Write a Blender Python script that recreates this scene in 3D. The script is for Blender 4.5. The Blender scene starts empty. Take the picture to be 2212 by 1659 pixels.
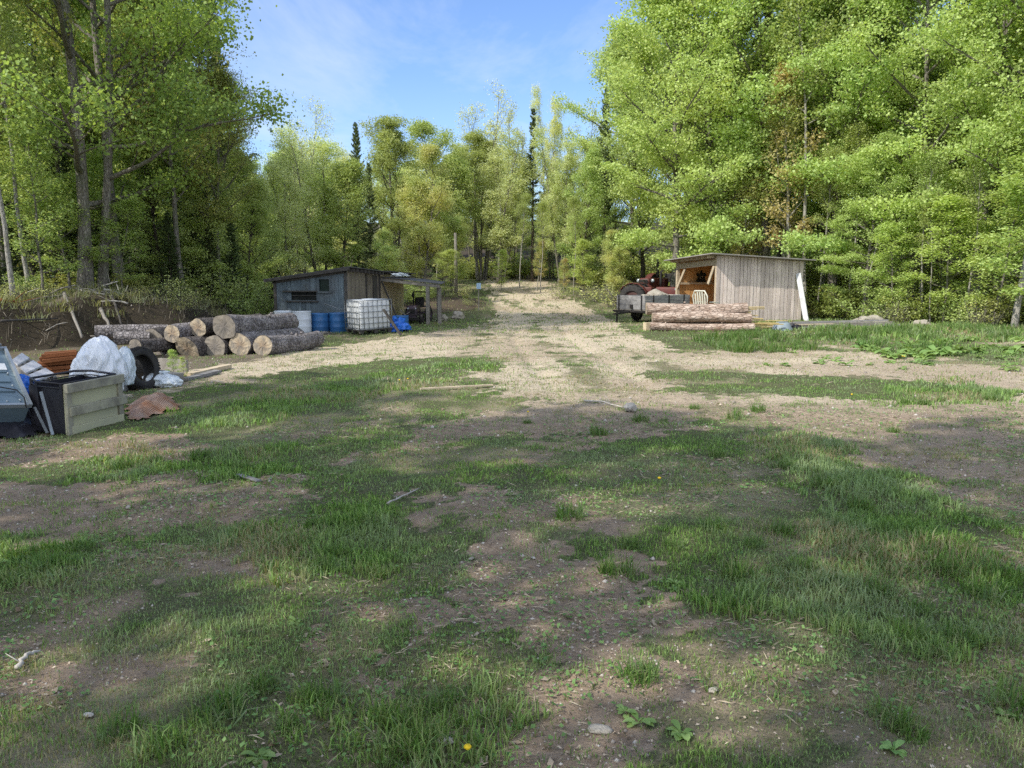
import bpy, bmesh, math, random
import numpy as np
from mathutils import Vector, Matrix, Euler

SC = bpy.context.scene
COL = SC.collection
PI = math.pi
R = math.radians
rng = np.random.default_rng(7)
random.seed(7)

# ------------------------------------------------------------------ camera
CAM_H = 1.7
F = 1670.0                 # focal length in units of a 2212 px wide frame
CX, CY = 1106.0, 829.5
PITCH = math.atan((CY - 600.0) / F)
SUN_AZ = R(56)             # how far to the left of straight-behind the sun stands
SUN_EL = R(43)
SUN = Vector((-math.sin(SUN_AZ) * math.cos(SUN_EL), -math.cos(SUN_AZ) * math.cos(SUN_EL), math.sin(SUN_EL)))


def ray(px, py):
    a = (px - CX) / F
    b = (CY - py) / F
    c, s = math.cos(PITCH), math.sin(PITCH)
    return Vector((a, c + b * s, -s + b * c))


def at(px, py, Y):
    """point on the line of sight at world depth Y"""
    r = ray(px, py)
    t = Y / r.y
    return Vector((r.x * t, Y, CAM_H + r.z * t))


def gpt(px, py, z=0.0):
    """point of the level ground seen at that place of the photo"""
    r = ray(px, py)
    t = (z - CAM_H) / r.z
    return Vector((r.x * t, r.y * t, z))


def proj(x, y, z=0.0):
    c, s = math.cos(PITCH), math.sin(PITCH)
    dz = z - CAM_H
    fw = y * c - dz * s
    up = y * s + dz * c
    fw = np.where(fw < 0.3, 0.3, fw)
    return CX + F * x / fw, CY - F * up / fw


# ------------------------------------------------------------------ noise
_perm = np.random.default_rng(11).random(65536)


def _h(ix, iy, s):
    return _perm[(ix * 73 + iy * 5147 + s * 911 + (ix * iy) % 251 * 7) % 65536]


def vnoise(x, y, s=0):
    x = np.asarray(x, float); y = np.asarray(y, float)
    ix = np.floor(x).astype(np.int64); iy = np.floor(y).astype(np.int64)
    fx = x - ix; fy = y - iy
    fx = fx * fx * (3 - 2 * fx); fy = fy * fy * (3 - 2 * fy)
    a = _h(ix, iy, s); b = _h(ix + 1, iy, s); c = _h(ix, iy + 1, s); d = _h(ix + 1, iy + 1, s)
    return (a * (1 - fx) + b * fx) * (1 - fy) + (c * (1 - fx) + d * fx) * fy


def fbm(x, y, o=4, s=0):
    v = 0; a = .5; n = 0
    for k in range(o):
        v = v + a * vnoise(x * 2 ** k + 17.3 * k, y * 2 ** k + 9.1 * k, s + k)
        n += a; a *= .5
    return v / n


def sstep(a, b, x):
    t = np.clip((np.asarray(x, float) - a) / (b - a), 0, 1)
    return t * t * (3 - 2 * t)


def inside(poly, x, y):
    r = np.zeros(np.shape(x), bool)
    n = len(poly)
    for i in range(n):
        x0, y0 = poly[i]; x1, y1 = poly[(i + 1) % n]
        if y0 == y1:
            continue
        c = ((y0 > y) != (y1 > y)) & (x < (x1 - x0) * (y - y0) / (y1 - y0) + x0)
        r ^= c
    return r


def dist_poly(pts, x, y, closed=False):
    d = np.full(np.shape(x), 1e9)
    n = len(pts)
    for i in range(n if closed else n - 1):
        x0, y0 = pts[i]; x1, y1 = pts[(i + 1) % n]
        dx, dy = x1 - x0, y1 - y0
        t = np.clip(((x - x0) * dx + (y - y0) * dy) / (dx * dx + dy * dy), 0, 1)
        d = np.minimum(d, np.hypot(x - x0 - t * dx, y - y0 - t * dy))
    return d


# ------------------------------------------------------------------ terrain
FOOT = [(-60, 10), (-30, 13), (-14, 16.2), (-11.6, 17.8), (-10.6, 19.3), (-8.9, 21.3), (-8.4, 24), (-9.2, 28), (-12, 33), (-16, 40)]
TRACK = [(1.6, 6), (1.3, 14), (.8, 22), (1.0, 30), (.7, 37), (-.6, 43), (-3.0, 48), (-7, 51.5)]
BANKP = FOOT + [(-60, 40)]


def hz(x, y):
    x = np.asarray(x, float); y = np.asarray(y, float)
    z = 1.45 * sstep(31, 60, y) + 9 * sstep(66, 130, y) + 5 * sstep(30, 90, np.abs(x))
    z = z + 0.5 * sstep(40, 58, y) * np.exp(-((x - 8) / 14) ** 2) * 0.6
    d = dist_poly(FOOT, x, y)
    ins = inside(BANKP, x, y)
    s = np.where(ins, d, -d) + 2.0 * (fbm(x * .6, y * .6, 3, 3) - .5)
    z = z + (1.12 - .30 * sstep(-11.5, -9.3, x)) * sstep(-.2, 1.5, s) * (1 - sstep(29, 38, y)) + 0.7 * sstep(.3, 2, s) * (fbm(x * .6, y * .6, 3, 8) - .5) * (1 - sstep(29, 38, y))
    # earth heap beside the track, behind the lean-to
    z = z + 0.5 * np.exp(-((x + 3.4) / 1.9) ** 2 - ((y - 38.5) / 4.0) ** 2) * (0.8 + .5 * fbm(x * 1.3, y * 1.3, 3, 5))
    z = z - 0.12 * np.exp(-((x + 4.5) / 2.5) ** 2 - ((y - 20.5) / 2.5) ** 2)
    z = z + 0.10 * (fbm(x * .22, y * .22, 3, 21) - .5) * sstep(3, 9, y)
    fine = (fbm(x * 1.6, y * 1.6, 4, 30) - .5) * 0.09 + (fbm(x * 9, y * 9, 2, 40) - .5) * 0.022
    z = z + fine * (1 - .5 * sstep(14, 30, y))
    # wheel ruts of the track
    td = dist_poly(TRACK, x, y)
    z = z - .045 * np.exp(-((td - .78) / .17) ** 2) * sstep(9, 13, y)
    # weedy strip at the right
    z = z + 0.22 * sstep(8.5, 11, x) * sstep(12, 19, y) * (1 - sstep(24, 30, y)) * fbm(x * .8, y * .8, 3, 77)
    return z


def gz(x, y):
    return float(hz(np.array([x]), np.array([y]))[0])


# ------------------------------------------------------------------ objects and tags
def tag(o, label=None, cat=None, group=None, kind=None):
    if label: o['label'] = label
    if cat: o['category'] = cat
    if group: o['group'] = group
    if kind: o['kind'] = kind
    return o


def empty(name, loc=(0, 0, 0), rot=(0, 0, 0), label=None, cat=None, group=None):
    o = bpy.data.objects.new(name, None)
    COL.objects.link(o)
    o.empty_display_size = .2
    o.location = loc
    o.rotation_euler = rot
    return tag(o, label, cat, group)


def copy_tree(o, parent=None):
    c = o.copy(); COL.objects.link(c)
    if parent is not None:
        c.parent = parent
    for ch in list(o.children):
        copy_tree(ch, c)
    return c


def fast_mesh(name, V, faces_flat, loop_starts, loop_tot, mats, smooth=False, attrs=None, mat_idx=None):
    me = bpy.data.meshes.new(name)
    V = np.asarray(V, np.float32)
    me.vertices.add(len(V)); me.vertices.foreach_set('co', V.ravel())
    me.loops.add(len(faces_flat)); me.loops.foreach_set('vertex_index', np.asarray(faces_flat, np.int32))
    me.polygons.add(len(loop_starts))
    me.polygons.foreach_set('loop_start', np.asarray(loop_starts, np.int32))
    try:
        me.polygons.foreach_set('loop_total', np.asarray(loop_tot, np.int32))
    except Exception:
        pass
    if smooth:
        me.polygons.foreach_set('use_smooth', np.ones(len(loop_starts), bool))
    if mat_idx is not None:
        me.polygons.foreach_set('material_index', np.asarray(mat_idx, np.int32))
    for m in mats:
        me.materials.append(m)
    me.update(calc_edges=True)
    for k, a in (attrs or {}).items():
        at_ = me.attributes.new(k, 'FLOAT', 'POINT')
        at_.data.foreach_set('value', np.asarray(a, np.float32))
    return me


def link(name, me, parent=None):
    o = bpy.data.objects.new(name, me)
    COL.objects.link(o)
    if parent is not None:
        o.parent = parent
    return o


class MB:
    """collects shapes, then links them as one mesh object"""

    def __init__(s):
        s.v = []; s.f = []; s.mi = []; s.sm = []; s.M = Matrix.Identity(4)

    def add(s, vs, fs, mi=0, smooth=False, M=None):
        b = len(s.v)
        T = s.M @ M if M is not None else s.M
        s.v += [tuple(T @ Vector(p)) for p in vs]
        for q in fs:
            s.f.append([b + i for i in q]); s.mi.append(mi); s.sm.append(smooth)
        return s

    def box(s, c, d, rot=(0, 0, 0), mi=0, bev=0.0, taper=1.0):
        x, y, z = d[0] / 2, d[1] / 2, d[2] / 2
        M = Matrix.Translation(c) @ Euler(rot).to_matrix().to_4x4()
        if bev <= 0:
            vs = [(-x, -y, -z), (x, -y, -z), (x, y, -z), (-x, y, -z)]
            t = taper
            vs += [(-x * t, -y * t, z), (x * t, -y * t, z), (x * t, y * t, z), (-x * t, y * t, z)]
            return s.add(vs, [(0, 3, 2, 1), (4, 5, 6, 7), (0, 1, 5, 4), (1, 2, 6, 5), (2, 3, 7, 6), (3, 0, 4, 7)], mi, False, M)
        bm = bmesh.new()
        bmesh.ops.create_cube(bm, size=1)
        bmesh.ops.scale(bm, vec=(2 * x, 2 * y, 2 * z), verts=bm.verts)
        for v in bm.verts:
            if v.co.z > 0:
                v.co.x *= taper; v.co.y *= taper
        bmesh.ops.bevel(bm, geom=list(bm.edges), offset=min(bev, .45 * min(2 * x, 2 * y, 2 * z)), segments=2, affect='EDGES', profile=.6)
        s.addbm(bm, mi, True if bev > .02 else False, M)
        return s

    def addbm(s, bm, mi=0, smooth=False, M=None):
        bm.verts.ensure_lookup_table(); bm.verts.index_update()
        s.add([v.co[:] for v in bm.verts], [[v.index for v in f.verts] for f in bm.faces], mi, smooth, M)
        bm.free()
        return s

    def bar(s, a, b, w, h=None, roll=0, mi=0):
        """rectangular beam from a to b"""
        a = Vector(a); b = Vector(b); d = b - a
        L = d.length
        q = d.to_track_quat('Y', 'Z').to_matrix().to_4x4() @ Matrix.Rotation(roll, 4, 'Y')
        x, z = w / 2, (h or w) / 2
        vs = [(-x, 0, -z), (x, 0, -z), (x, L, -z), (-x, L, -z), (-x, 0, z), (x, 0, z), (x, L, z), (-x, L, z)]
        return s.add(vs, [(0, 3, 2, 1), (4, 5, 6, 7), (0, 1, 5, 4), (1, 2, 6, 5), (2, 3, 7, 6), (3, 0, 4, 7)], mi, False, Matrix.Translation(a) @ q)

    def tube(s, pts, rad, n=8, mi=0, smooth=True, cap=True, wob=0.0, closed=False):
        pts = [Vector(p) for p in pts]
        if not hasattr(rad, '__len__'):
            rad = [rad] * len(pts)
        vs = []; fs = []
        prev = None
        m = len(pts)
        for i, p in enumerate(pts):
            if closed:
                d = pts[(i + 1) % m] - pts[i - 1]
            else:
                d = (pts[min(i + 1, m - 1)] - pts[max(i - 1, 0)])
            if d.length < 1e-9: d = Vector((0, 0, 1))
            d.normalize()
            if prev is None:
                u = d.orthogonal().normalized()
            else:
                u = (prev - d * prev.dot(d))
                if u.length < 1e-6: u = d.orthogonal()
                u.normalize()
            prev = u
            w = d.cross(u)
            for k in range(n):
                a = 2 * PI * k / n
                rr = rad[i] * (1 + (random.uniform(-wob, wob) if wob else 0))
                vs.append(tuple(p + (u * math.cos(a) + w * math.sin(a)) * rr))
        for i in range(m if closed else m - 1):
            for k in range(n):
                a = i * n + k; b = i * n + (k + 1) % n
                j = (i + 1) % m
                fs.append((a, b, j * n + (k + 1) % n, j * n + k))
        if cap and not closed:
            fs.append(tuple(range(n))[::-1]); fs.append(tuple((m - 1) * n + k for k in range(n)))
        return s.add(vs, fs, mi, smooth)

    def lathe(s, prof, n=24, mi=0, M=None, smooth=True, cap=True):
        vs = []; fs = []
        for r, z in prof:
            for k in range(n):
                a = 2 * PI * k / n
                vs.append((r * math.cos(a), r * math.sin(a), z))
        for i in range(len(prof) - 1):
            for k in range(n):
                k2 = (k + 1) % n
                fs.append((i * n + k, i * n + k2, (i + 1) * n + k2, (i + 1) * n + k))
        if cap:
            if prof[0][0] > 1e-4: fs.append(tuple(range(n))[::-1])
            if prof[-1][0] > 1e-4: fs.append(tuple((len(prof) - 1) * n + k for k in range(n)))
        return s.add(vs, fs, mi, smooth, M)

    def prism(s, poly, depth, mi=0, M=None):
        """polygon in XZ extruded along +Y"""
        n = len(poly)
        vs = [(x, 0, z) for x, z in poly] + [(x, depth, z) for x, z in poly]
        fs = [tuple(range(n)), tuple(range(n, 2 * n))[::-1]]
        for i in range(n):
            j = (i + 1) % n
            fs.append((i, i + n, j + n, j))
        return s.add(vs, fs, mi, False, M)

    def build(s, name, mats, parent=None, label=None):
        if not isinstance(mats, (list, tuple)): mats = [mats]
        me = bpy.data.meshes.new(name)
        me.from_pydata(s.v, [], s.f)
        for m in mats: me.materials.append(m)
        me.polygons.foreach_set('material_index', s.mi)
        me.polygons.foreach_set('use_smooth', s.sm)
        bm = bmesh.new(); bm.from_mesh(me)
        bmesh.ops.recalc_face_normals(bm, faces=bm.faces)
        bm.to_mesh(me); bm.free()
        me.update()
        o = link(name, me, parent)
        if label: o['label'] = label
        return o


# ------------------------------------------------------------------ materials
def new_mat(name):
    m = bpy.data.materials.new(name); m.use_nodes = True
    nt = m.node_tree
    for n in list(nt.nodes): nt.nodes.remove(n)
    out = nt.nodes.new('ShaderNodeOutputMaterial')
    return m, nt, out


class NG:
    def __init__(s, nt): s.nt = nt

    def n(s, t, ins=None, **kw):
        nd = s.nt.nodes.new(t)
        for k, v in kw.items(): setattr(nd, k, v)
        for k, v in (ins or {}).items():
            if isinstance(v, bpy.types.NodeSocket): s.nt.links.new(v, nd.inputs[k])
            elif v is not None: nd.inputs[k].default_value = v
        return nd

    def math(s, op, a, b=0.0, clamp=False):
        nd = s.n('ShaderNodeMath', {0: a, 1: b}, operation=op); nd.use_clamp = clamp
        return nd.outputs[0]

    def mix(s, f, a, b, bt='MIX'):
        nd = s.nt.nodes.new('ShaderNodeMix'); nd.data_type = 'RGBA'; nd.blend_type = bt
        for i, v in ((0, f), (6, a), (7, b)):
            if isinstance(v, bpy.types.NodeSocket): s.nt.links.new(v, nd.inputs[i])
            else:
                nd.inputs[i].default_value = v if i == 0 else (tuple(v) + (1,) if len(v) == 3 else v)
        return nd.outputs[2]

    def ramp(s, f, stops, interp='LINEAR'):
        nd = s.nt.nodes.new('ShaderNodeValToRGB')
        cr = nd.color_ramp; cr.interpolation = interp
        while len(cr.elements) < len(stops): cr.elements.new(.5)
        for e, (p, c) in zip(cr.elements, stops):
            e.position = p; e.color = (tuple(c) + (1,)) if len(c) == 3 else c
        s.nt.links.new(f, nd.inputs[0])
        return nd.outputs[0]

    def noise(s, vec, scale, detail=4, rough=.6, dist=0.0):
        return s.n('ShaderNodeTexNoise', {'Vector': vec, 'Scale': scale, 'Detail': detail, 'Roughness': rough, 'Distortion': dist}).outputs['Fac']

    def obj(s, scale=None):
        tc = s.n('ShaderNodeTexCoord').outputs['Object']
        if scale is None: return tc
        return s.n('ShaderNodeMapping', {'Vector': tc, 'Scale': scale}).outputs[0]

    def rand(s): return s.n('ShaderNodeObjectInfo').outputs['Random']

    def attr(s, name): return s.n('ShaderNodeAttribute', attribute_name=name).outputs['Fac']

    def bump(s, h, strength=.5, dist=.02, normal=None):
        return s.n('ShaderNodeBump', {'Height': h, 'Strength': strength, 'Distance': dist, 'Normal': normal}).outputs[0]

    def bsdf(s, out, col, rough=.8, normal=None, metal=0.0, spec=.3, **kw):
        b = s.n('ShaderNodeBsdfPrincipled', {'Base Color': col if isinstance(col, bpy.types.NodeSocket) else tuple(col) + (1,), 'Roughness': rough, 'Metallic': metal, 'Specular IOR Level': spec, 'Normal': normal})
        for k, v in kw.items(): b.inputs[k].default_value = v
        s.nt.links.new(b.outputs[0], out.inputs[0])
        return b


def mat_simple(name, col, col2=None, scale=6, rough=.7, metal=0, bump=.2, bd=.01, spec=.3, stretch=(1, 1, 1), dirt=.35, dirtcol=(.09, .075, .055)):
    m, nt, out = new_mat(name); g = NG(nt)
    v = g.obj(stretch)
    n1 = g.noise(v, scale, 5, .65)
    c = g.mix(g.ramp(n1, [(.3, (0, 0, 0)), (.7, (1, 1, 1))]), col, col2 or tuple(x * .7 for x in col))
    if dirt > 0:
        n2 = g.noise(v, scale * .45, 5, .7, .4)
        c = g.mix(g.math('MULTIPLY', g.ramp(n2, [(.48, (0, 0, 0)), (.72, (1, 1, 1))]), dirt), c, dirtcol)
    nb = g.noise(v, scale * 4, 4, .7)
    g.bsdf(out, c, rough, g.bump(nb, bump, bd), metal, spec)
    return m


def mat_wood(name, a, b, grain=(1, 1, 1), scale=3.0, rough=.85, var=.35, stain=None, stain_amt=.4):
    """weathered boards; grain = scale vector (small along the grain)"""
    m, nt, out = new_mat(name); g = NG(nt)
    v = g.obj(grain)
    pr = g.attr('rnd')
    vv = g.n('ShaderNodeVectorMath', {0: v, 1: g.n('ShaderNodeCombineXYZ', {0: g.math('MULTIPLY', pr, 37.0), 1: g.math('MULTIPLY', pr, 91.0), 2: 0.0}).outputs[0]}, operation='ADD').outputs[0]
    n1 = g.noise(vv, scale * 6, 6, .7, .3)
    n2 = g.noise(vv, scale, 4, .6)
    c = g.mix(g.ramp(n1, [(.3, (0, 0, 0)), (.68, (1, 1, 1))]), a, b)
    c = g.mix(g.math('MULTIPLY', g.ramp(n2, [(.4, (0, 0, 0)), (.7, (1, 1, 1))]), .5), c, tuple(x * .55 for x in a))
    k = g.math('ADD', 1 - var / 2, g.math('MULTIPLY', pr, var))
    c = g.mix(1.0, c, g.n('ShaderNodeCombineColor', {0: k, 1: k, 2: k}).outputs[0], 'MULTIPLY')
    if stain:
        n3 = g.noise(g.obj(), 1.1, 5, .65, .5)
        c = g.mix(g.math('MULTIPLY', g.ramp(n3, [(.45, (0, 0, 0)), (.7, (1, 1, 1))]), stain_amt), c, stain)
    g.bsdf(out, c, rough, g.bump(n1, .45, .01), 0, .2)
    return m


def rnd_attr(o, per_faces=None):
    """random value per connected box of a mesh built from 8-vertex boxes"""
    me = o.data
    n = len(me.vertices)
    a = me.attributes.new('rnd', 'FLOAT', 'POINT')
    k = np.arange(n) // 8
    a.data.foreach_set('value', np.random.default_rng(n).random(n // 8 + 1)[k].astype(np.float32))
    return o


def mat_leaf(name, c1, c2, c3=None, trans=.4, objvar=.25, nscale=.35, rough=.55, gain=1.0):
    m, nt, out = new_mat(name); g = NG(nt)
    r = g.attr('rnd')
    n = g.noise(g.obj(), nscale, 3, .6)
    c = g.mix(r, c1, c2)
    if c3:
        c = g.mix(g.ramp(n, [(.42, (0, 0, 0)), (.62, (1, 1, 1))]), c, c3)
    ob = g.rand()
    k = g.math('ADD', 1 - objvar / 2, g.math('MULTIPLY', ob, objvar))
    h = g.n('ShaderNodeHueSaturation', {'Hue': g.math('ADD', .5 - .012, g.math('MULTIPLY', g.math('FRACT', g.math('MULTIPLY', ob, 7.31)), .024)), 'Saturation': 1.0, 'Value': g.math('MULTIPLY', k, gain), 'Fac': 1.0, 'Color': c}).outputs[0]
    d = g.n('ShaderNodeBsdfPrincipled', {'Base Color': h, 'Roughness': rough, 'Specular IOR Level': .45})
    hc = g.mix(1.0, h, (1.15, 1.1, .7), 'MULTIPLY')
    t = g.n('ShaderNodeBsdfTranslucent', {'Color': hc})
    mx = g.n('ShaderNodeMixShader', {0: trans, 1: d.outputs[0], 2: t.outputs[0]})
    nt.links.new(mx.outputs[0], out.inputs[0])
    return m


def mat_bark(name, a, b, vs=(6, 6, 1.2), scale=2.0, bump=.8, bd=.03, moss=None):
    m, nt, out = new_mat(name); g = NG(nt)
    v = g.obj(vs)
    n1 = g.noise(v, scale, 6, .7, .6)
    vo = g.n('ShaderNodeTexVoronoi', {'Vector': v, 'Scale': scale * 2.2}, feature='DISTANCE_TO_EDGE').outputs['Distance']
    c = g.mix(g.ramp(n1, [(.36, (0, 0, 0)), (.60, (1, 1, 1))]), a, b)
    c = g.mix(g.ramp(vo, [(0.0, (.75, .75, .75)), (.12, (0, 0, 0))]), c, tuple(x * .35 for x in a))
    if moss:
        n3 = g.noise(g.obj(), 1.6, 4, .6)
        c = g.mix(g.ramp(n3, [(.5, (0, 0, 0)), (.68, (.8, .8, .8))]), c, moss)
    hgt = g.math('ADD', n1, g.math('MINIMUM', g.math('MULTIPLY', vo, 3.0), .4))
    g.bsdf(out, c, .92, g.bump(hgt, bump, bd), 0, .15)
    return m


def mat_cut(name, pale, mid, dark, grey=.4):
    """sawn end of a log, rings about the local Y axis"""
    m, nt, out = new_mat(name); g = NG(nt)
    tc = g.obj()
    sx = g.n('ShaderNodeSeparateXYZ', {0: tc})
    off = g.noise(tc, 3.0, 3, .6)
    d = g.math('SQRT', g.math('ADD', g.math('POWER', sx.outputs[0], 2.0), g.math('POWER', sx.outputs[2], 2.0)))
    d = g.math('ADD', d, g.math('MULTIPLY', g.math('SUBTRACT', off, .5), .05))
    rings = g.math('SINE', g.math('MULTIPLY', d, 330.0))
    c = g.mix(g.ramp(d, [(.05, (0, 0, 0)), (.17, (1, 1, 1))]), mid, pale)
    c = g.mix(g.math('MULTIPLY', g.math('MAXIMUM', rings, 0.0), .3), c, dark)
    n = g.noise(tc, 5, 5, .7, .8)
    c = g.mix(g.math('MULTIPLY', g.ramp(n, [(.42, (0, 0, 0)), (.6, (1, 1, 1))]), grey), c, (.16, .15, .14))
    ang = g.n('ShaderNodeMath', {0: sx.outputs[0], 1: sx.outputs[2]}, operation='ARCTAN2').outputs[0]
    cr = g.noise(g.n('ShaderNodeCombineXYZ', {0: g.math('MULTIPLY', ang, 4.0), 1: g.math('MULTIPLY', d, 2.0), 2: g.math('MULTIPLY', g.rand(), 50.0)}).outputs[0], 2.2, 2, .5)
    c = g.mix(g.ramp(cr, [(.74, (0, 0, 0)), (.79, (.8, .8, .8))]), c, (.05, .04, .03))
    g.bsdf(out, c, .85, g.bump(g.math('ADD', n, g.math('MULTIPLY', rings, .08)), .5, .02), 0, .15)
    return m
SKY_STR = 0.15
SUN_STR = 5.0
SHADERS = [(-5.5,-9.6,17),(-9.0,-2.4,16.8),(-13.2,-0.9,16.5),(-17.5,1.2,16.5)]
DENOISE = False
# ------------------------------------------------------------------ world, sun, camera
w = bpy.data.worlds.new("World"); SC.world = w; w.use_nodes = True
nt = w.node_tree
for n in list(nt.nodes): nt.nodes.remove(n)
g = NG(nt)
out = nt.nodes.new('ShaderNodeOutputWorld')
sky = nt.nodes.new('ShaderNodeTexSky'); sky.sky_type = 'NISHITA'; sky.sun_disc = False
sky.sun_elevation = SUN_EL
sky.sun_rotation = math.atan2(SUN.x, SUN.y)
sky.altitude = 300; sky.air_density = 1.0; sky.dust_density = 0.6; sky.ozone_density = 2.2
tc = g.n('ShaderNodeTexCoord').outputs['Generated']
sp = g.n('ShaderNodeSeparateXYZ', {0: tc})
zz = g.math('MAXIMUM', sp.outputs[2], .03)
uv = g.n('ShaderNodeCombineXYZ', {0: g.math('DIVIDE', sp.outputs[0], zz), 1: g.math('MULTIPLY', g.math('DIVIDE', sp.outputs[1], zz), 1.0), 2: 0.0}).outputs[0]
mp = g.n('ShaderNodeMapping', {'Vector': uv, 'Scale': (.55, .28, 1), 'Rotation': (0, 0, .5)}).outputs[0]
cl = g.noise(mp, 1.3, 8, .62, .5)
cm = g.ramp(cl, [(.47, (0, 0, 0)), (.72, (1, 1, 1))])
skyc = g.mix(1.0, sky.outputs[0], (1.02, 1.24, 1.58), 'MULTIPLY')
haze = g.ramp(sp.outputs[2], [(0.0, (.32, .32, .32)), (.24, (.07, .07, .07)), (.45, (.0, .0, .0))])
skyc = g.mix(haze, skyc, (6.4, 7.4, 8.2))
colr = g.mix(g.math('MULTIPLY', cm, .55), skyc, (6.0, 6.6, 7.4))
# unseen bright sky fill, added overhead and behind the viewer to lift shade
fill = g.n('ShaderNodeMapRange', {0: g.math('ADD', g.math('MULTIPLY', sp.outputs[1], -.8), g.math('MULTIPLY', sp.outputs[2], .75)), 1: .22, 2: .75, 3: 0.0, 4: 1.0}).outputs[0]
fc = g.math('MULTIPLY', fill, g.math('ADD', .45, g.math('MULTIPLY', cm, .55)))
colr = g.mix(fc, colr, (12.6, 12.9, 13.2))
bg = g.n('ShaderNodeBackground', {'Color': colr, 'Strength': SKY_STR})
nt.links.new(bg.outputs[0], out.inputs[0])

ld = bpy.data.lights.new('sun', 'SUN'); ld.energy = SUN_STR; ld.angle = R(.53); ld.color = (1, .95, .85)
lo = bpy.data.objects.new('sun', ld); COL.objects.link(lo); lo.location = (-30, -20, 40)
lo.rotation_euler = SUN.to_track_quat('Z', 'Y').to_euler()

cd = bpy.data.cameras.new('camera'); co = bpy.data.objects.new('camera', cd); COL.objects.link(co)
cd.sensor_width = 36; cd.lens = 36 * F / 2212; cd.clip_end = 3000; cd.clip_start = .05
co.location = (0, 0, CAM_H); co.rotation_euler = (PI / 2 - PITCH, 0, 0)
SC.camera = co
SC.view_settings.view_transform = 'Standard'; SC.view_settings.look = 'None'; SC.view_settings.exposure = 0; SC.view_settings.gamma = 1
SC.render.engine = 'CYCLES'
SC.cycles.max_bounces = 7; SC.cycles.diffuse_bounces = 4; SC.cycles.use_adaptive_sampling = True; SC.cycles.adaptive_threshold = .016; SC.cycles.transmission_bounces = 4; SC.cycles.transparent_max_bounces = 6
SC.cycles.use_denoising = DENOISE

# ------------------------------------------------------------------ where grass and bare soil lie (taken from the photo, on the ground)
DIRT = [
    [(1000, 1290), (1060, 1210), (1180, 1180), (1400, 1210), (1560, 1320), (1640, 1350), (1480, 1400), (1340, 1460), (1420, 1560), (1500, 1700), (960, 1700), (1020, 1480), (1000, 1380)],
    [(-300, 1045), (250, 1030), (480, 1015), (720, 1030), (700, 1085), (500, 1110), (380, 1135), (420, 1200), (540, 1240), (650, 1310), (560, 1325), (420, 1290), (280, 1200), (180, 1150), (-300, 1160)],
    [(-300, 985), (130, 942), (380, 935), (500, 940), (560, 962), (400, 985), (200, 1002), (-300, 1015)],
    [(1440, 852), (1640, 845), (1900, 858), (2600, 860), (2600, 1130), (2212, 1112), (2050, 1065), (1930, 1002), (1820, 970), (1700, 945), (1600, 895)],
    [(1050, 880), (1290, 850), (1500, 858), (1600, 900), (1480, 945), (1320, 955), (1200, 990), (1150, 975), (1180, 925), (1000, 945), (880, 975), (760, 985), (780, 960), (930, 920)],
    [(840, 1100), (960, 1060), (1060, 1085), (1010, 1130), (900, 1140)],
    [(1020, 1040), (1120, 1020), (1160, 1090), (1080, 1120)],
    [(-100, 1500), (230, 1420), (280, 1450), (180, 1560), (60, 1600), (-100, 1610)],
    [(780, 1380), (900, 1370), (900, 1420), (820, 1440)],
    [(1130, 1095), (1250, 1080), (1290, 1130), (1180, 1140)],
    # the track and the sandy yard
    [(960, 622), (1060, 622), (1190, 655), (1320, 690), (1360, 716), (1430, 745), (1480, 765), (1300, 798), (1090, 802), (1060, 770), (880, 772), (700, 790), (560, 812), (420, 838), (330, 850), (300, 820), (560, 775), (740, 735), (880, 722), (1030, 706), (1075, 685), (1050, 655), (990, 635)],
    [(2000, 790), (2212, 800), (2300, 880), (2160, 870), (2150, 830)],
    [(150, 742), (720, 742), (700, 792), (420, 842), (260, 852), (100, 900), (-100, 900), (-100, 760)],
]
SOFT = [
    ([(1480, 762), (1700, 752), (1900, 762), (2000, 790), (2330, 800), (2330, 870), (2180, 880), (2170, 840), (1960, 815), (1700, 808), (1500, 800)], .8),  # sparse, strawy ground, amount
    ([(1440, 1440), (1700, 1420), (2400, 1400), (2400, 1750), (1440, 1750)], .45),
    ([(700, 1400), (950, 1380), (1020, 1480), (980, 1750), (760, 1750), (720, 1600)], .35),
    ([(-200, 1250), (320, 1240), (420, 1420), (200, 1500), (-200, 1560)], .35),
    ([(640, 1230), (900, 1200), (1000, 1280), (840, 1330), (650, 1300)], .35),
    ([(1050, 1050), (1500, 1000), (1620, 1060), (1200, 1180), (1020, 1180)], .3),
    ([(1060, 858), (1500, 854), (1500, 762), (1300, 795), (1060, 800)], .62),
    ([(1500, 985), (1720, 985), (1700, 1040), (1500, 1040)], .4),
]
TALL = [  # tufts of longer grass
    [(1640, 950), (1760, 940), (1900, 985), (2000, 1050), (2090, 1120), (2212, 1180), (2400, 1250), (2400, 1430), (2212, 1440), (2000, 1440), (1820, 1380), (1700, 1340), (1560, 1290), (1500, 1190), (1700, 1140), (1800, 1060), (1700, 1000)],
    [(1930, 830), (2130, 815), (2180, 880), (1950, 890)],
    [(-200, 1160), (200, 1150), (260, 1260), (120, 1300), (-200, 1330)],
    [(560, 1130), (760, 1090), (830, 1180), (800, 1300), (560, 1290)],
    [(560, 1010), (280, 1000), (180, 960), (560, 990)],
    [(200, 1000), (640, 985), (700, 1015), (300, 1030), (120, 1040)],
    [(820, 1540), (1010, 1500), (1010, 1700), (760, 1700)],
    [(1640, 715), (2300, 690), (2300, 750), (1800, 745)],
    [(380, 885), (620, 845), (1080, 765), (1090, 800), (700, 880), (420, 930)],
]


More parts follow.
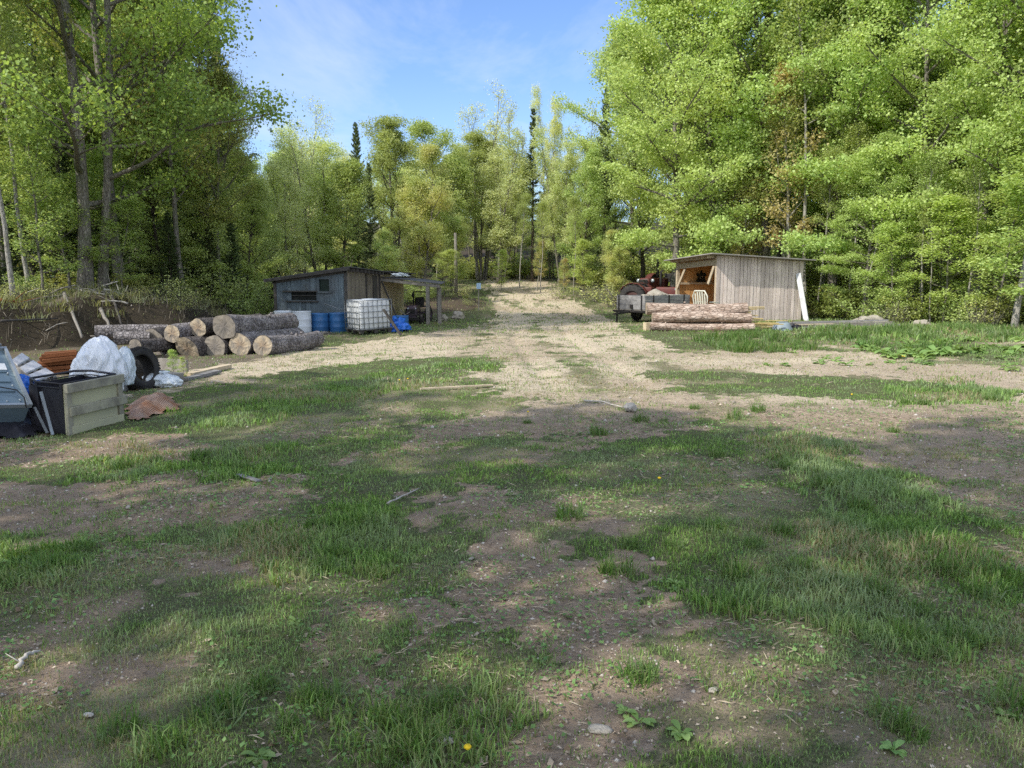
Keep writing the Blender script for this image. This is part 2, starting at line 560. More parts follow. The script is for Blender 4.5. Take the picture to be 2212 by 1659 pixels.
LUSH = [(1420, 800), (1560, 795), (1750, 812), (1960, 822), (2160, 835), (2175, 862), (1900, 866), (1640, 850), (1450, 838)]
SHADE_TINT = [(-80, 700), (420, 700), (600, 745), (560, 778), (400, 800), (330, 805), (250, 850), (100, 885), (-80, 905)]  # ground around the clutter tinted dark to stand for shade


def masks(x, y):
    """bare soil 0..1, length factor of the grass, dryness 0..1"""
    x = np.asarray(x, float); y = np.asarray(y, float)
    jx = (fbm(x * 1.3, y * 1.3, 4, 50) - .5); jy = (fbm(x * 1.3 + 40, y * 1.3, 4, 60) - .5)
    amp = 1.35 - .45 * sstep(14, 26, y)
    kx = (fbm(x * 7, y * 7, 3, 55) - .5) * .6; ky = (fbm(x * 7 + 7, y * 7, 3, 65) - .5) * .6
    px, py = proj(x + jx * amp + kx, y + jy * amp + ky, 0)
    ok = y > 1.2
    d = np.zeros(x.shape)
    for p in DIRT:
        d = np.maximum(d, inside(p, px, py) * 1.0)
    sf = np.zeros(x.shape)
    for p, a in SOFT:
        sf = np.maximum(sf, inside(p, px, py) * a)
    tl = np.zeros(x.shape)
    for p in TALL:
        tl = np.maximum(tl, inside(p, px, py) * 1.0)
    d = d * ok; sf = sf * ok; tl = tl * ok
    pat = fbm(x * .8 + 5, y * .8, 4, 90)
    d = np.maximum(d, sstep(.60, .70, pat) * .6 * (y < 26))
    strip0 = inside(DIRT[0], px, py) * ok
    lush = inside(LUSH, px, py) * ok
    d = d * (.50 + .50 * np.maximum(sstep(.36, .54, fbm(x * 3.2, y * 3.2, 3, 77)), strip0 * .9)) * (1 - .85 * lush)
    sf = sf * (1 - .8 * lush)
    d = np.clip(np.maximum(d, sf), 0, 1)
    td = dist_poly(TRACK, x, y)
    strip = np.exp(-(td / .36) ** 2) + .9 * np.exp(-((td - 1.75) / .35) ** 2)
    d = d * (1 - .55 * np.clip(strip, 0, 1) * sstep(9, 14, y) * sstep(.35, .55, fbm(x * 1.5, y * .8, 3, 88)))
    # the earth face of the bank, the heap, the forest floor
    dd = dist_poly(FOOT, x, y); ins = inside(BANKP, x, y)
    s = np.where(ins, dd, -dd)
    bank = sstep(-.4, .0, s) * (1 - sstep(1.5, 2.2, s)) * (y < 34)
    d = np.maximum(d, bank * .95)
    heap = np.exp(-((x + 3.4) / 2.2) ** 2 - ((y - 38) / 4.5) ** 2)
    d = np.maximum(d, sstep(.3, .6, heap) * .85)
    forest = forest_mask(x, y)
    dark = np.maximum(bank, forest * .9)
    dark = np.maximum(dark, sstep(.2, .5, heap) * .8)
    dark = np.maximum(dark, .75 * inside(SHADE_TINT, px, py) * ok)
    dry = np.clip(sstep(.5, .7, fbm(x * 1.1, y * 1.1, 3, 120)) + sf * .9, 0, 1)
    return d, tl, dry, dark, forest


def forest_mask(x, y):
    clear = [(-60, -60), (60, -60), (60, 10), (18, 20), (16, 27), (12.5, 33.5), (9, 37), (6.0, 42), (3.2, 47), (-1, 52), (-8, 56), (-26, 58), (-30, 50), (-9, 47), (-6.0, 42), (-6.5, 38), (-9, 36), (-11, 30), (-11.5, 22), (-14, 18), (-60, 12)]
    ins = inside(clear, x, y)
    d = dist_poly(clear, x, y, True)
    return np.where(ins, 0, np.where((y > 36) & (x > -12) & (x < 14), sstep(1.0, 6.5, d), sstep(0, 2.0, d)))


def axis(lo, hi, c0, c1, fine, grow):
    a = list(np.arange(c0, c1, fine)); s = fine; v = c1
    while v < hi:
        a.append(v); s *= grow; v += s
    a.append(hi); s = fine; v = c0 - fine; b = []
    while v > lo:
        b.append(v); s *= grow; v -= s
    b.append(lo)
    return np.array(b[::-1] + a)


GX = axis(-900, 900, -7, 7, .055, 1.035)
GY = axis(-300, 1500, 2.0, 11, .05, 1.022)
X, Y = np.meshgrid(GX, GY)
Z = hz(X, Y)
nx, ny = len(GX), len(GY)
idx = np.arange(nx * ny).reshape(ny, nx)
q = np.stack([idx[:-1, :-1], idx[:-1, 1:], idx[1:, 1:], idx[1:, :-1]], -1).reshape(-1, 4)
md, mt, mdry, mdark, mfor = masks(X.ravel(), Y.ravel())


def mat_ground():
    m, nt, out = new_mat('soil_and_grass'); g = NG(nt)
    v = g.obj()
    d = g.attr('dirt'); dk = g.attr('dark'); dry = g.attr('dry'); fo = g.attr('forest'); sand = g.attr('sand')
    n1 = g.noise(v, .9, 6, .65); n2 = g.noise(v, 7, 6, .7, .3); n3 = g.noise(v, 55, 4, .75); n4 = g.noise(v, 190, 2, .8)
    soil = g.mix(g.ramp(n2, [(.32, (0, 0, 0)), (.68, (1, 1, 1))]), (.175, .125, .088), (.44, .335, .24))
    soil = g.mix(g.ramp(n1, [(.38, (0, 0, 0)), (.62, (1, 1, 1))]), soil, (.28, .212, .15))
    sandc = g.mix(g.ramp(n2, [(.3, (0, 0, 0)), (.7, (1, 1, 1))]), (.42, .345, .245), (.60, .51, .38))
    soil = g.mix(sand, soil, sandc)
    soil = g.mix(g.math('MULTIPLY', g.ramp(n3, [(.30, (1, 1, 1)), (.46, (0, 0, 0))]), g.math('SUBTRACT', 1.0, g.math('MULTIPLY', sand, .75))), soil, g.mix(.5, soil, (.08, .055, .04)))
    soil = g.mix(g.ramp(n4, [(.60, (0, 0, 0)), (.70, (.6, .6, .6))]), soil, (.55, .50, .43))
    thatch = g.mix(g.ramp(n3, [(.35, (0, 0, 0)), (.65, (1, 1, 1))]), (.05, .06, .025), (.17, .17, .09))
    thatch = g.mix(g.math('MULTIPLY', dry, .6), thatch, (.33, .28, .19))
    dm = g.ramp(g.math('ADD', d, g.math('MULTIPLY', g.math('SUBTRACT', n2, .5), .6)), [(.35, (0, 0, 0)), (.6, (1, 1, 1))])
    c = g.mix(dm, thatch, soil)
    litter = g.mix(g.ramp(n3, [(.4, (0, 0, 0)), (.6, (1, 1, 1))]), (.010, .008, .006), (.062, .05, .034))  # forest litter tone, also laid on as painted shade around the clutter
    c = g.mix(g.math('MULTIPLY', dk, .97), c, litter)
    h = g.math('ADD', g.math('MULTIPLY', n2, 1.0), g.math('ADD', g.math('MULTIPLY', n3, .55), g.math('MULTIPLY', n4, .15)))
    g.bsdf(out, c, .95, g.bump(h, .9, .035), 0, .12)
    return m


px_, py_ = proj(X.ravel(), Y.ravel(), 0)
sand = sstep(930, 850, py_) * (Y.ravel() > 3) * 1.0
sand = np.maximum(sand, sstep(1480, 1700, px_ + .4 * (py_ - 860)) * sstep(1350, 1050, py_) * (Y.ravel() > 3) * .35)
sand = sand * (1 - .5 * sstep(855, 880, py_) * sstep(1300, 1500, px_))
sand = sand * (1 - sstep(.15, .4, np.exp(-((X.ravel() + 3.4) / 2.2) ** 2 - ((Y.ravel() - 38) / 4.5) ** 2))) * (1 - mfor) * (.55 + .45 * sstep(.35, .55, fbm(X.ravel() * .4, Y.ravel() * .4, 3, 200)))
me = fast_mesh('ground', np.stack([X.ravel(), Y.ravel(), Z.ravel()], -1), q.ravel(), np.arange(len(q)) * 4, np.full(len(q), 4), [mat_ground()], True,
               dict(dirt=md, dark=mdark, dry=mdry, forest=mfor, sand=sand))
tag(link('ground', me), kind='structure')


# ------------------------------------------------------------------ grass blades
def mat_blade(name='grass_blades', green1=(.07, .15, .035), green2=(.32, .49, .13), dry1=(.30, .25, .13)):
    m, nt, out = new_mat(name); g = NG(nt)
    r = g.attr('rnd'); d = g.attr('dry')
    n = g.noise(g.obj(), .8, 3, .6)
    c = g.mix(r, green1, green2)
    c = g.mix(g.ramp(n, [(.45, (0, 0, 0)), (.62, (.7, .7, .7))]), c, (.30, .36, .22))
    c = g.mix(d, c, g.mix(r, dry1, (.42, .37, .24)))
    dd = g.n('ShaderNodeBsdfPrincipled', {'Base Color': c, 'Roughness': .5, 'Specular IOR Level': .3})
    t = g.n('ShaderNodeBsdfTranslucent', {'Color': g.mix(1.0, c, (1.3, 1.25, .5), 'MULTIPLY')})
    mx = g.n('ShaderNodeMixShader', {0: .35, 1: dd.outputs[0], 2: t.outputs[0]})
    nt.links.new(mx.outputs[0], out.inputs[0])
    return m


def blades(P, H, W, dry, r, lean=.5):
    """P Nx3 roots -> verts 5 per blade"""
    n = len(P)
    a = r.random(n) * 2 * PI
    side = np.stack([np.cos(a), np.sin(a), np.zeros(n)], -1)
    b = r.random(n) * 2 * PI
    ld = np.stack([np.cos(b), np.sin(b), np.zeros(n)], -1)
    l = (r.random(n) ** 1.3 * lean + .08)[:, None]
    H = H[:, None]; Wd = W[:, None]
    up = np.array([0, 0, 1.0])
    base = P - up * .01
    mid = P + up * H * .55 * (1 - .25 * l) + ld * H * l * .35
    tip = P + up * H * (1 - .55 * l) + ld * H * l * 1.05
    V = np.stack([base - side * Wd * .5, base + side * Wd * .5, mid + side * Wd * .42, mid - side * Wd * .42, tip], 1).reshape(-1, 3)
    k = np.arange(n)[:, None] * 5
    q = k + np.array([0, 1, 2, 3]); t = k + np.array([3, 2, 4])
    fl = np.concatenate([q, t], 1).ravel()
    ls = (np.arange(n)[:, None] * 7 + np.array([0, 4])).ravel()
    lt = np.tile([4, 3], n)
    rv = np.repeat(r.random(n), 5)
    return V, fl, ls, lt, rv, np.repeat(dry, 5)


def scatter(y0, y1, dens, r, side=1.25, xmax=60):
    """random points of the yard between two depths, within and a little beside the view"""
    hw = np.minimum(y1 * (1106 / F) * side + 1.0, xmax)
    n = int((y1 - y0) * 2 * hw * dens)
    x = (r.random(n) * 2 - 1) * hw; y = y0 + r.random(n) * (y1 - y0)
    k = np.abs(x) < np.minimum(y * (1106 / F) * side + 1.0, xmax)
    return x[k], y[k]


def grass_layer(r):
    Vs = []; F_ = []; LS = []; LT = []; RV = []; DV = []
    nv = 0; nl = 0
    for (y0, y1, dens, wd, hs) in [(1.7, 3.6, 8000, .0040, 1.0), (3.6, 5.5, 4800, .0050, 1.0), (5.5, 8, 2600, .0066, 1.05), (8, 12, 1200, .0078, 1.1), (12, 18, 430, .012, 1.2), (18, 27, 130, .020, 1.3), (27, 42, 48, .032, 1.4), (42, 64, 18, .05, 1.5)]:
        x, y = scatter(y0, y1, dens, r)
        d, tl, dry, dark, fo = masks(x, y)
        cl = fbm(x * 2.6, y * 2.6, 3, 140); cl2 = fbm(x * 7, y * 7, 2, 150)
        den = (1 - d) ** 1.1 * (.6 + .4 * sstep(.34, .52, cl)) + .07 + .28 * (cl2 > .55)
        den = np.where(tl > 0, np.maximum(den, .85 * (1 - .6 * d)), den)
        den = den * (1 - .93 * fo)
        k = r.random(len(x)) < den
        x, y, d, tl, dry, cl = x[k], y[k], d[k], tl[k], dry[k], cl[k]
        z = hz(x, y)
        H = (.016 + .022 * sstep(.35, .65, cl) + .036 * tl * sstep(.3, .6, fbm(x * 1.8, y * 1.8, 2, 160)) + .018 * tl) * (.55 + .8 * r.random(len(x))) * hs
        H = np.where(y > 24, np.maximum(H, .07), H)
        right = sstep(8, 11, x) * sstep(12, 18, y)
        H = H * (1 + .9 * right)
        W = wd * (.7 + .6 * r.random(len(x))) * (1 + .5 * tl)
        dr = np.clip(dry * .75 + .2, 0, 1) * (r.random(len(x)) < (.10 + .38 * dry + .25 * (d > .3)))
        dr = np.clip(dr + .22 * sstep(12, 30, y) * r.random(len(x)), 0, 1)
        V, fl, ls, lt, rv, dv = blades(np.stack([x, y, z], -1), H, W, dr, r, .85)
        Vs.append(V); F_.append(fl + nv); LS.append(ls + nl); LT.append(lt); RV.append(rv); DV.append(dv)
        nv += len(V); nl += len(fl)
    me = fast_mesh('grass', np.concatenate(Vs), np.concatenate(F_), np.concatenate(LS), np.concatenate(LT), [mat_blade()], False, dict(rnd=np.concatenate(RV), dry=np.concatenate(DV)))
    print('grass verts', nv)
    tag(link('grass', me), 'patchy short grass growing over the yard', 'grass', kind='stuff')


grass_layer(np.random.default_rng(3))


def flat_bits(name, label, cat, n_list, size, mat, r, onlydirt=False, aspect=3.0, lift=.004, thick=0.0, forest=0):
    """dead leaves, straw or chips lying on the ground, one object of stuff"""
    Vs = []; RV = []
    for (y0, y1, dens, sc) in n_list:
        x, y = scatter(y0, y1, dens, r)
        d, tl, dry, dark, fo = masks(x, y)
        p = np.clip(.25 + .75 * np.maximum(d, dry), 0, 1) * sstep(.38, .6, fbm(x * 1.2, y * 1.2, 3, 170)) if not onlydirt else d
        if not forest: p = p * (1 - fo)
        k = r.random(len(x)) < p
        x, y = x[k], y[k]; n = len(x)
        z = hz(x, y) + lift
        a = r.random(n) * 2 * PI
        u = np.stack([np.cos(a), np.sin(a), r.normal(0, .22, n)], -1)
        v = np.stack([-np.sin(a), np.cos(a), r.normal(0, .35, n)], -1)
        s = (size * sc * (.5 + r.random(n)))[:, None]
        P = np.stack([x, y, z + s[:, 0] * .12], -1)
        b = s / aspect
        V = np.stack([P - u * s * .5, P - u * s * .05 + v * b * .5 + [0, 0, .004], P + u * s * .5, P + u * s * .05 - v * b * .5], 1)
        Vs.append(V.reshape(-1, 3)); RV.append(np.repeat(r.random(n), 4))
    V = np.concatenate(Vs); n = len(V) // 4
    me = fast_mesh(name, V, np.arange(4 * n), np.arange(n) * 4, np.full(n, 4), [mat], False, dict(rnd=np.concatenate(RV)))
    tag(link(name, me), label, cat, kind='stuff')


M_clover = mat_leaf('clover_leaf', (.10, .20, .05), (.26, .40, .12), None, .3, 0)
flat_bits('ground_weeds', 'tiny round-leaved green weeds creeping through the grass', 'ground weeds', [(1.8, 3.5, 1500, .9), (3.5, 6, 700, 1.0), (6, 10, 220, 1.4)], .019, M_clover, np.random.default_rng(15), aspect=1.25, lift=.012)
M_litter = mat_leaf('dead_leaf', (.20, .13, .08), (.42, .34, .26), None, .15, 0, rough=.8)
M_chip = mat_leaf('bark_chip', (.10, .07, .045), (.52, .43, .33), None, 0, 0, rough=.9)
flat_bits('bark_chips', 'small dark and pale bark chips and clods on the bare soil', 'bark chips', [(1.8, 3.5, 900, .8), (3.5, 6, 420, .9), (6, 10, 150, 1.2), (10, 16, 40, 1.6)], .018, M_chip, np.random.default_rng(25), True, aspect=2.0, lift=.005)
M_straw = mat_leaf('straw', (.26, .21, .13), (.48, .42, .30), None, .1, 0, rough=.8)
flat_bits('leaf_litter', 'dry brown and grey dead leaves strewn over the soil', 'leaf litter', [(1.8, 4, 70, .75), (4, 8, 26, .85), (8, 14, 6, 1.0)], .05, M_litter, np.random.default_rng(5), aspect=1.9)
flat_bits('straw', 'dry pale straw lying flat between the grass', 'straw', [(1.8, 3.5, 900, .8), (3.5, 6, 420, .9), (6, 10, 170, 1.2), (10, 18, 35, 1.8)], .06, M_straw, np.random.default_rng(6), aspect=26)


def pebbles():
    r = np.random.default_rng(8)
    Vs = []; RV = []; n0 = 0
    base = np.array([[1, 0, 0], [0, 1, 0], [-1, 0, 0], [0, -1, 0], [0, 0, .8], [0, 0, -.5]])
    fc = np.array([[0, 1, 4], [1, 2, 4], [2, 3, 4], [3, 0, 4], [1, 0, 5], [2, 1, 5], [3, 2, 5], [0, 3, 5]])
    P = []; S = []
    for (y0, y1, dens, sz) in [(1.8, 4, 420, .0045), (4, 8, 150, .0065), (8, 16, 14, .012), (16, 26, 3, .015)]:
        x, y = scatter(y0, y1, dens, r)
        d = masks(x, y)[0]
        k = r.random(len(x)) < d * .9 + .03
        x, y = x[k], y[k]
        P.append(np.stack([x, y, hz(x, y)], -1)); S.append(sz * (.5 + 2.2 * r.random(len(x)) ** 4 + .5 * r.random(len(x))))
    P = np.concatenate(P); S = np.concatenate(S); n = len(P)
    V = P[:, None, :] + base[None] * S[:, None, None] * (0.7 + .6 * r.random((n, 6, 1)))
    f = (np.arange(n)[:, None, None] * 6 + fc[None]).reshape(-1)
    me = fast_mesh('gravel', V.reshape(-1, 3), f, np.arange(n * 8) * 3, np.full(n * 8, 3), [mat_leaf('pebble', (.22, .19, .16), (.52, .48, .42), None, 0, 0, rough=.8)], True, dict(rnd=np.repeat(r.random(n), 6)))
    tag(link('gravel', me), 'small pale pebbles scattered on the bare soil', 'gravel', kind='stuff')


pebbles()
# ------------------------------------------------------------------ trees
def rot_about(v, axis, a):
    return Matrix.Rotation(a, 3, axis) @ v


def leaf_mesh(name, P, S, mat, r, up=.6, aspect=1.5, droop=0.25, center=None):
    n = len(P)
    N = r.normal(0, 1, (n, 3)); N /= np.linalg.norm(N, axis=1)[:, None]
    N = N * (1 - up) + np.array([0, 0, 1.0]) * up
    N /= np.linalg.norm(N, axis=1)[:, None]
    T = r.normal(0, 1, (n, 3)); T[:, 2] -= droop * 2
    T -= N * (T * N).sum(1)[:, None]; T /= np.linalg.norm(T, axis=1)[:, None]
    B = np.cross(N, T)
    S = S[:, None]
    V = np.stack([P - T * S * .5, P + B * S * .5 / aspect * 1.1 + N * S * .06, P + T * S * .5 - N * S * .10, P - B * S * .5 / aspect * 1.1 + N * S * .06], 1).reshape(-1, 3)
    return fast_mesh(name, V, np.arange(4 * n), np.arange(n) * 4, np.full(n, 4), [mat], False, dict(rnd=np.repeat(r.random(n), 4)))


def path_limb(p0, d, L, n, curve, wob, rr):
    """points of a limb that bends by `curve` (positive = upward)"""
    pts = [p0.copy()]; d = d.normalized(); p = p0.copy()
    for i in range(n):
        d = (d + Vector((rr.gauss(0, wob), rr.gauss(0, wob), curve / n + rr.gauss(0, wob * .6)))).normalized()
        p = p + d * (L / n)
        pts.append(p.copy())
    return pts


def prof_round(t): return max(.12, math.sin(PI * min(1, (t * .86 + .16))) ** .7)
def prof_vase(t): return max(.15, (.55 + .45 * t) * (1 - max(0, t - .6) ** 1.5 * 2.2))
def prof_cone(t): return max(.06, 1 - t)


def deciduous(seed, H=14, tr=.16, cb=.22, nl=26, rad=4.0, el=(12, 70), curve=.4, prof=prof_round, nsub=7, ntw=4, lpn=17, ls=.15, flat=.45, spread=.38, lmat=None, bmat=None, up=.6, leaders=1, trunk_wob=.03, top=1.0, sidebias=None, aspect=1.4, lcl=.5, lean=(0, 0)):
    rr = random.Random(seed); r = np.random.default_rng(seed)
    tb = MB(); nodes = []; nsz = []
    trunks = []
    for li in range(leaders):
        pts = []; rad_ = []
        d = Vector((lean[0] + (rr.gauss(0, .10) if leaders > 1 else 0), lean[1] + (rr.gauss(0, .10) if leaders > 1 else 0), 1)).normalized()
        p = Vector((rr.uniform(-.25, .25), rr.uniform(-.25, .25), -.3)) if leaders > 1 else Vector((0, 0, -.3))
        n = 14; HH = H * (1 if li == 0 else rr.uniform(.72, .95))
        for i in range(n + 1):
            pts.append(p.copy()); t = i / n
            flare = 1 + .5 * max(0, 1 - t * 9)
            rad_.append(tr * (1 if li == 0 else rr.uniform(.6, .85)) * flare * (1 - t) ** .8 + .012)
            d = (d + Vector((rr.gauss(0, trunk_wob), rr.gauss(0, trunk_wob), .06))).normalized()
            p = p + d * (HH + .3) / n
        tb.tube(pts, rad_, 9, wob=.05)
        trunks.append((pts, rad_, HH))
    for li in range(nl):
        pts, rad_, HH = trunks[li % leaders]
        t = (li + rr.uniform(.2, .8)) / nl
        h = (cb + (top - cb) * t ** .9) * (len(pts) - 1)
        i = min(int(h), len(pts) - 2); f = h - i
        p0 = pts[i].lerp(pts[i + 1], f)
        az = li * 2.399 + rr.uniform(-.5, .5)
        if sidebias is not None and rr.random() < .35:
            az = sidebias + rr.gauss(0, .5)
        L = rad * prof(t) * rr.uniform(.7, 1.15)
        e = R(el[0] + (el[1] - el[0]) * t + rr.gauss(0, 8))
        d = Vector((math.cos(az) * math.cos(e), math.sin(az) * math.cos(e), math.sin(e)))
        lp = path_limb(p0, d, L, 7, curve, .09, rr)
        br = min(rad_[i] * .62, .018 * L + .012)
        tb.tube(lp, [br * (1 - k / 8.0) ** .9 + .004 for k in range(8)], 5, cap=False)
        side = 1
        for s in range(nsub):
            u = .22 + .78 * (s + rr.random() * .6) / nsub
            k = min(int(u * 7), 6)
            q0 = lp[k].lerp(lp[k + 1], u * 7 - k)
            dd = (lp[k + 1] - lp[k]).normalized()
            side = -side
            ax = Vector((0, 0, 1)) if abs(dd.z) < .8 else Vector((1, 0, 0))
            sd = rot_about(dd, ax, side * R(rr.uniform(28, 62)))
            sd.z += rr.uniform(-.15, .3)
            SL = L * (.42 - .22 * u) * rr.uniform(.7, 1.3) + .25
            spn = path_limb(q0, sd, SL, 4, curve * .5, .12, rr)
            sr = max(.006, br * .4 * (1 - u * .5))
            tb.tube(spn, [sr * (1 - j / 5.5) for j in range(5)], 3, cap=False)
            for w_ in range(ntw):
                u2 = .3 + .7 * (w_ + rr.random()) / ntw
                k2 = min(int(u2 * 4), 3)
                t0 = spn[k2].lerp(spn[k2 + 1], u2 * 4 - k2)
                td = rot_about((spn[k2 + 1] - spn[k2]).normalized(), ax, rr.choice((-1, 1)) * R(rr.uniform(25, 70)))
                td.z += rr.uniform(-.1, .35)
                TL = (.22 + .12 * SL) * rr.uniform(.6, 1.5)
                t1 = t0 + td.normalized() * TL
                tb.tube([t0, t1], [.005, .003], 3, cap=False)
                nodes.append(t0.lerp(t1, .6)); nodes.append(t1)
            nodes.append(spn[-1])
        nodes.append(lp[-1])
    N = np.array([tuple(p) for p in nodes])
    keep = r.random(len(N)) < .93
    N = N[keep]
    cnt = np.maximum(1, r.poisson(lpn, len(N)))
    P = np.repeat(N, cnt, 0)
    off = r.normal(0, 1, P.shape) * np.array([spread, spread, spread * flat]) * lcl
    # leaves hang below the outer ends
    off[:, 2] -= np.hypot(off[:, 0], off[:, 1]) * .30
    P = P + off
    P = P[P[:, 2] > .15]
    S = ls * (.6 + .7 * r.random(len(P)))
    cm = leaf_mesh('crown', P, S, lmat, r, up, aspect)
    tm = tb.build('trunk', bmat)
    tme = tm.data; bpy.data.objects.remove(tm)
    return tme, cm


def spruce(seed, H=12, rad=2.2, lmat=None, bmat=None, cb=.06, dens=1.0, tr=.13, ls=.17):
    rr = random.Random(seed); r = np.random.default_rng(seed)
    tb = MB(); P = []; T = []
    n = 10
    tb.tube([(rr.gauss(0, .02), rr.gauss(0, .02), -.3 + (H + .3) * i / n) for i in range(n + 1)], [tr * (1 - i / n) + .012 for i in range(n + 1)], 8)
    z = cb * H
    az0 = 0
    while z < H * .985:
        t = z / H
        L0 = rad * (1 - t) ** .85 * (1 if t > .12 else .8) + .10
        m = 1
        az0 += 2.4 + rr.gauss(0, .5); a0 = az0
        for k in range(m):
            if rr.random() > .9 * dens + .1: continue
            az = a0 + k * 2 * PI / m + rr.gauss(0, .15)
            L = L0 * rr.choice((rr.uniform(.45, .8), rr.uniform(.8, 1.2)))
            e = R(-18 + 50 * t + rr.gauss(0, 6))
            d = Vector((math.cos(az) * math.cos(e), math.sin(az) * math.cos(e), math.sin(e)))
            lp = path_limb(Vector((0, 0, z)), d, L, 5, .35, .04, rr)
            tb.tube(lp, [.022 * (1 - j / 6) * (.4 + L / 2.5) + .003 for j in range(6)], 3, cap=False)
            ns = int(6 + L * 9)
            for s in range(ns):
                u = .15 + .85 * s / ns
                kk = min(int(u * 5), 4); q0 = lp[kk].lerp(lp[kk + 1], u * 5 - kk)
                dd = (lp[kk + 1] - lp[kk]).normalized()
                for sd in (-1, 1):
                    tw = rot_about(dd, Vector((0, 0, 1)), sd * R(rr.uniform(35, 65)))
                    tl = (.14 + .42 * L * (1 - u) * .6) * rr.uniform(.6, 1.2)
                    nn = max(2, int(tl / .07))
                    for j in range(nn):
                        P.append(q0 + tw * tl * (j + .5) / nn + Vector((0, 0, -.22 * tl * (j / nn) ** 1.5)))
                        T.append(tw)
        z += H * .0052 * rr.uniform(.5, 1.5) * (1.3 - .5 * t)
    N0 = np.array([tuple(p) for p in P]); T = np.array([tuple(p) for p in T])
    n = len(N0)
    rep = 2
    Pn = np.repeat(N0, rep, 0) + r.normal(0, .03, (n * rep, 3)); T = np.repeat(T, rep, 0)
    T = T + r.normal(0, .45, T.shape); T /= np.linalg.norm(T, axis=1)[:, None]
    Nn = r.normal(0, .5, Pn.shape) + np.array([0, 0, .8]); B = np.cross(Nn, T); B /= np.linalg.norm(B, axis=1)[:, None]
    S = (ls * (.6 + .7 * r.random(len(Pn))))[:, None]
    V = np.stack([Pn - T * S * .5, Pn + B * S * .15, Pn + T * S * .5, Pn - B * S * .15], 1).reshape(-1, 3)
    m = len(Pn)
    cm = fast_mesh('crown', V, np.arange(4 * m), np.arange(m) * 4, np.full(m, 4), [lmat], False, dict(rnd=np.repeat(r.random(m), 4)))
    tm = tb.build('trunk', bmat); tme = tm.data; bpy.data.objects.remove(tm)
    return tme, cm


def thicket(seed, H=2.2, rad=1.3, n=18, lpn=7, ls=.1, lmat=None, bmat=None):
    """bushy undergrowth of several stems"""
    rr = random.Random(seed); r = np.random.default_rng(seed)
    tb = MB(); nodes = []
    for i in range(n):
        a = rr.random() * 6.28; q = rr.random() * rad * .5
        p = Vector((math.cos(a) * q, math.sin(a) * q, -.1))
        d = Vector((math.cos(a) * rr.uniform(.1, .7), math.sin(a) * rr.uniform(.1, .7), 1))
        L = H * rr.uniform(.5, 1.05)
        lp = path_limb(p, d, L, 6, -.1, .09, rr)
        tb.tube(lp, [.013 * (1 - j / 7) + .003 for j in range(7)], 3, cap=False)
        for s in range(9):
            u = .2 + .8 * rr.random(); k = min(int(u * 6), 5)
            q0 = lp[k].lerp(lp[k + 1], u * 6 - k)
            dd = Vector((rr.gauss(0, 1), rr.gauss(0, 1), rr.uniform(.0, .9))).normalized()
            e = q0 + dd * rr.uniform(.15, .5)
            tb.tube([q0, e], [.005, .003], 3, cap=False)
            nodes += [e, q0.lerp(e, .5)]
    N = np.array([tuple(p) for p in nodes])
    P = np.repeat(N, r.poisson(lpn, len(N)), 0)
    P = P + r.normal(0, 1, P.shape) * .11
    P = P[P[:, 2] > .03]
    cm = leaf_mesh('crown', P, ls * (.6 + .7 * r.random(len(P))), lmat, r, .45, 1.5)
    tm = tb.build('trunk', bmat); tme = tm.data; bpy.data.objects.remove(tm)
    return tme, cm


B_grey = mat_bark('bark_grey', (.17, .15, .125), (.30, .275, .24), moss=(.13, .15, .08))
B_dark = mat_bark('bark_dark', (.06, .05, .04), (.13, .11, .09))
B_pale = mat_bark('bark_pale', (.30, .28, .24), (.48, .45, .40))
L_lime = mat_leaf('leaf_lime', (.36, .50, .14), (.68, .80, .30), (.54, .66, .22), .45, .2)
L_green = mat_leaf('leaf_green', (.30, .41, .11), (.60, .68, .25), (.46, .56, .20), .45, .3)
L_oak = mat_leaf('leaf_oak', (.17, .27, .06), (.38, .50, .13), (.36, .49, .13), .5, .1)
L_deep = mat_leaf('leaf_deep', (.15, .21, .05), (.42, .48, .13), (.46, .46, .14), .45, .2)
L_pale = mat_leaf('leaf_pale', (.54, .60, .27), (.80, .84, .46), (.66, .73, .36), .45, .25)
L_olive = mat_leaf('leaf_olive', (.52, .56, .20), (.74, .74, .32), (.50, .62, .24), .45, .2)
L_rust = mat_leaf('leaf_rust', (.50, .40, .17), (.70, .60, .30), (.46, .54, .19), .45, .2)
L_dark = mat_leaf('needle_dark', (.08, .11, .05), (.17, .22, .10), None, .1, .3, rough=.6)
L_needle = mat_leaf('needle_green', (.07, .11, .045), (.19, .24, .09), None, .2, .3, rough=.6)

PROTO = {}
PROTO['maple'] = [deciduous(s, H=15, tr=.15, cb=.14, nl=34, rad=4.1, el=(2, 62), curve=.35, nsub=8, ntw=5, lpn=22, ls=.105, flat=.34, spread=.52, lmat=L_lime, bmat=B_grey, up=.42) for s in (1, 2, 3)]
PROTO['green'] = [deciduous(s, H=14, tr=.13, cb=.22, nl=30, rad=3.3, el=(20, 72), curve=.5, nsub=7, ntw=4, lpn=22, ls=.11, flat=.5, spread=.5, lmat=L_green, bmat=B_grey, up=.33, leaders=2) for s in (11, 12)]
PROTO['pale'] = [deciduous(s, H=14, tr=.10, cb=.2, nl=30, rad=2.7, el=(38, 78), curve=.5, prof=prof_vase, nsub=7, ntw=4, lpn=16, ls=.105, flat=.8, spread=.4, lmat=L_pale, bmat=B_grey, up=.4, leaders=3) for s in (21, 22)]
PROTO['bare'] = [deciduous(s, H=14, tr=.09, cb=.25, nl=30, rad=2.8, el=(48, 80), curve=.4, prof=prof_vase, nsub=8, ntw=4, lpn=3, ls=.11, flat=.9, spread=.35, lmat=L_pale, bmat=B_grey, up=.4, leaders=3) for s in (31,)]
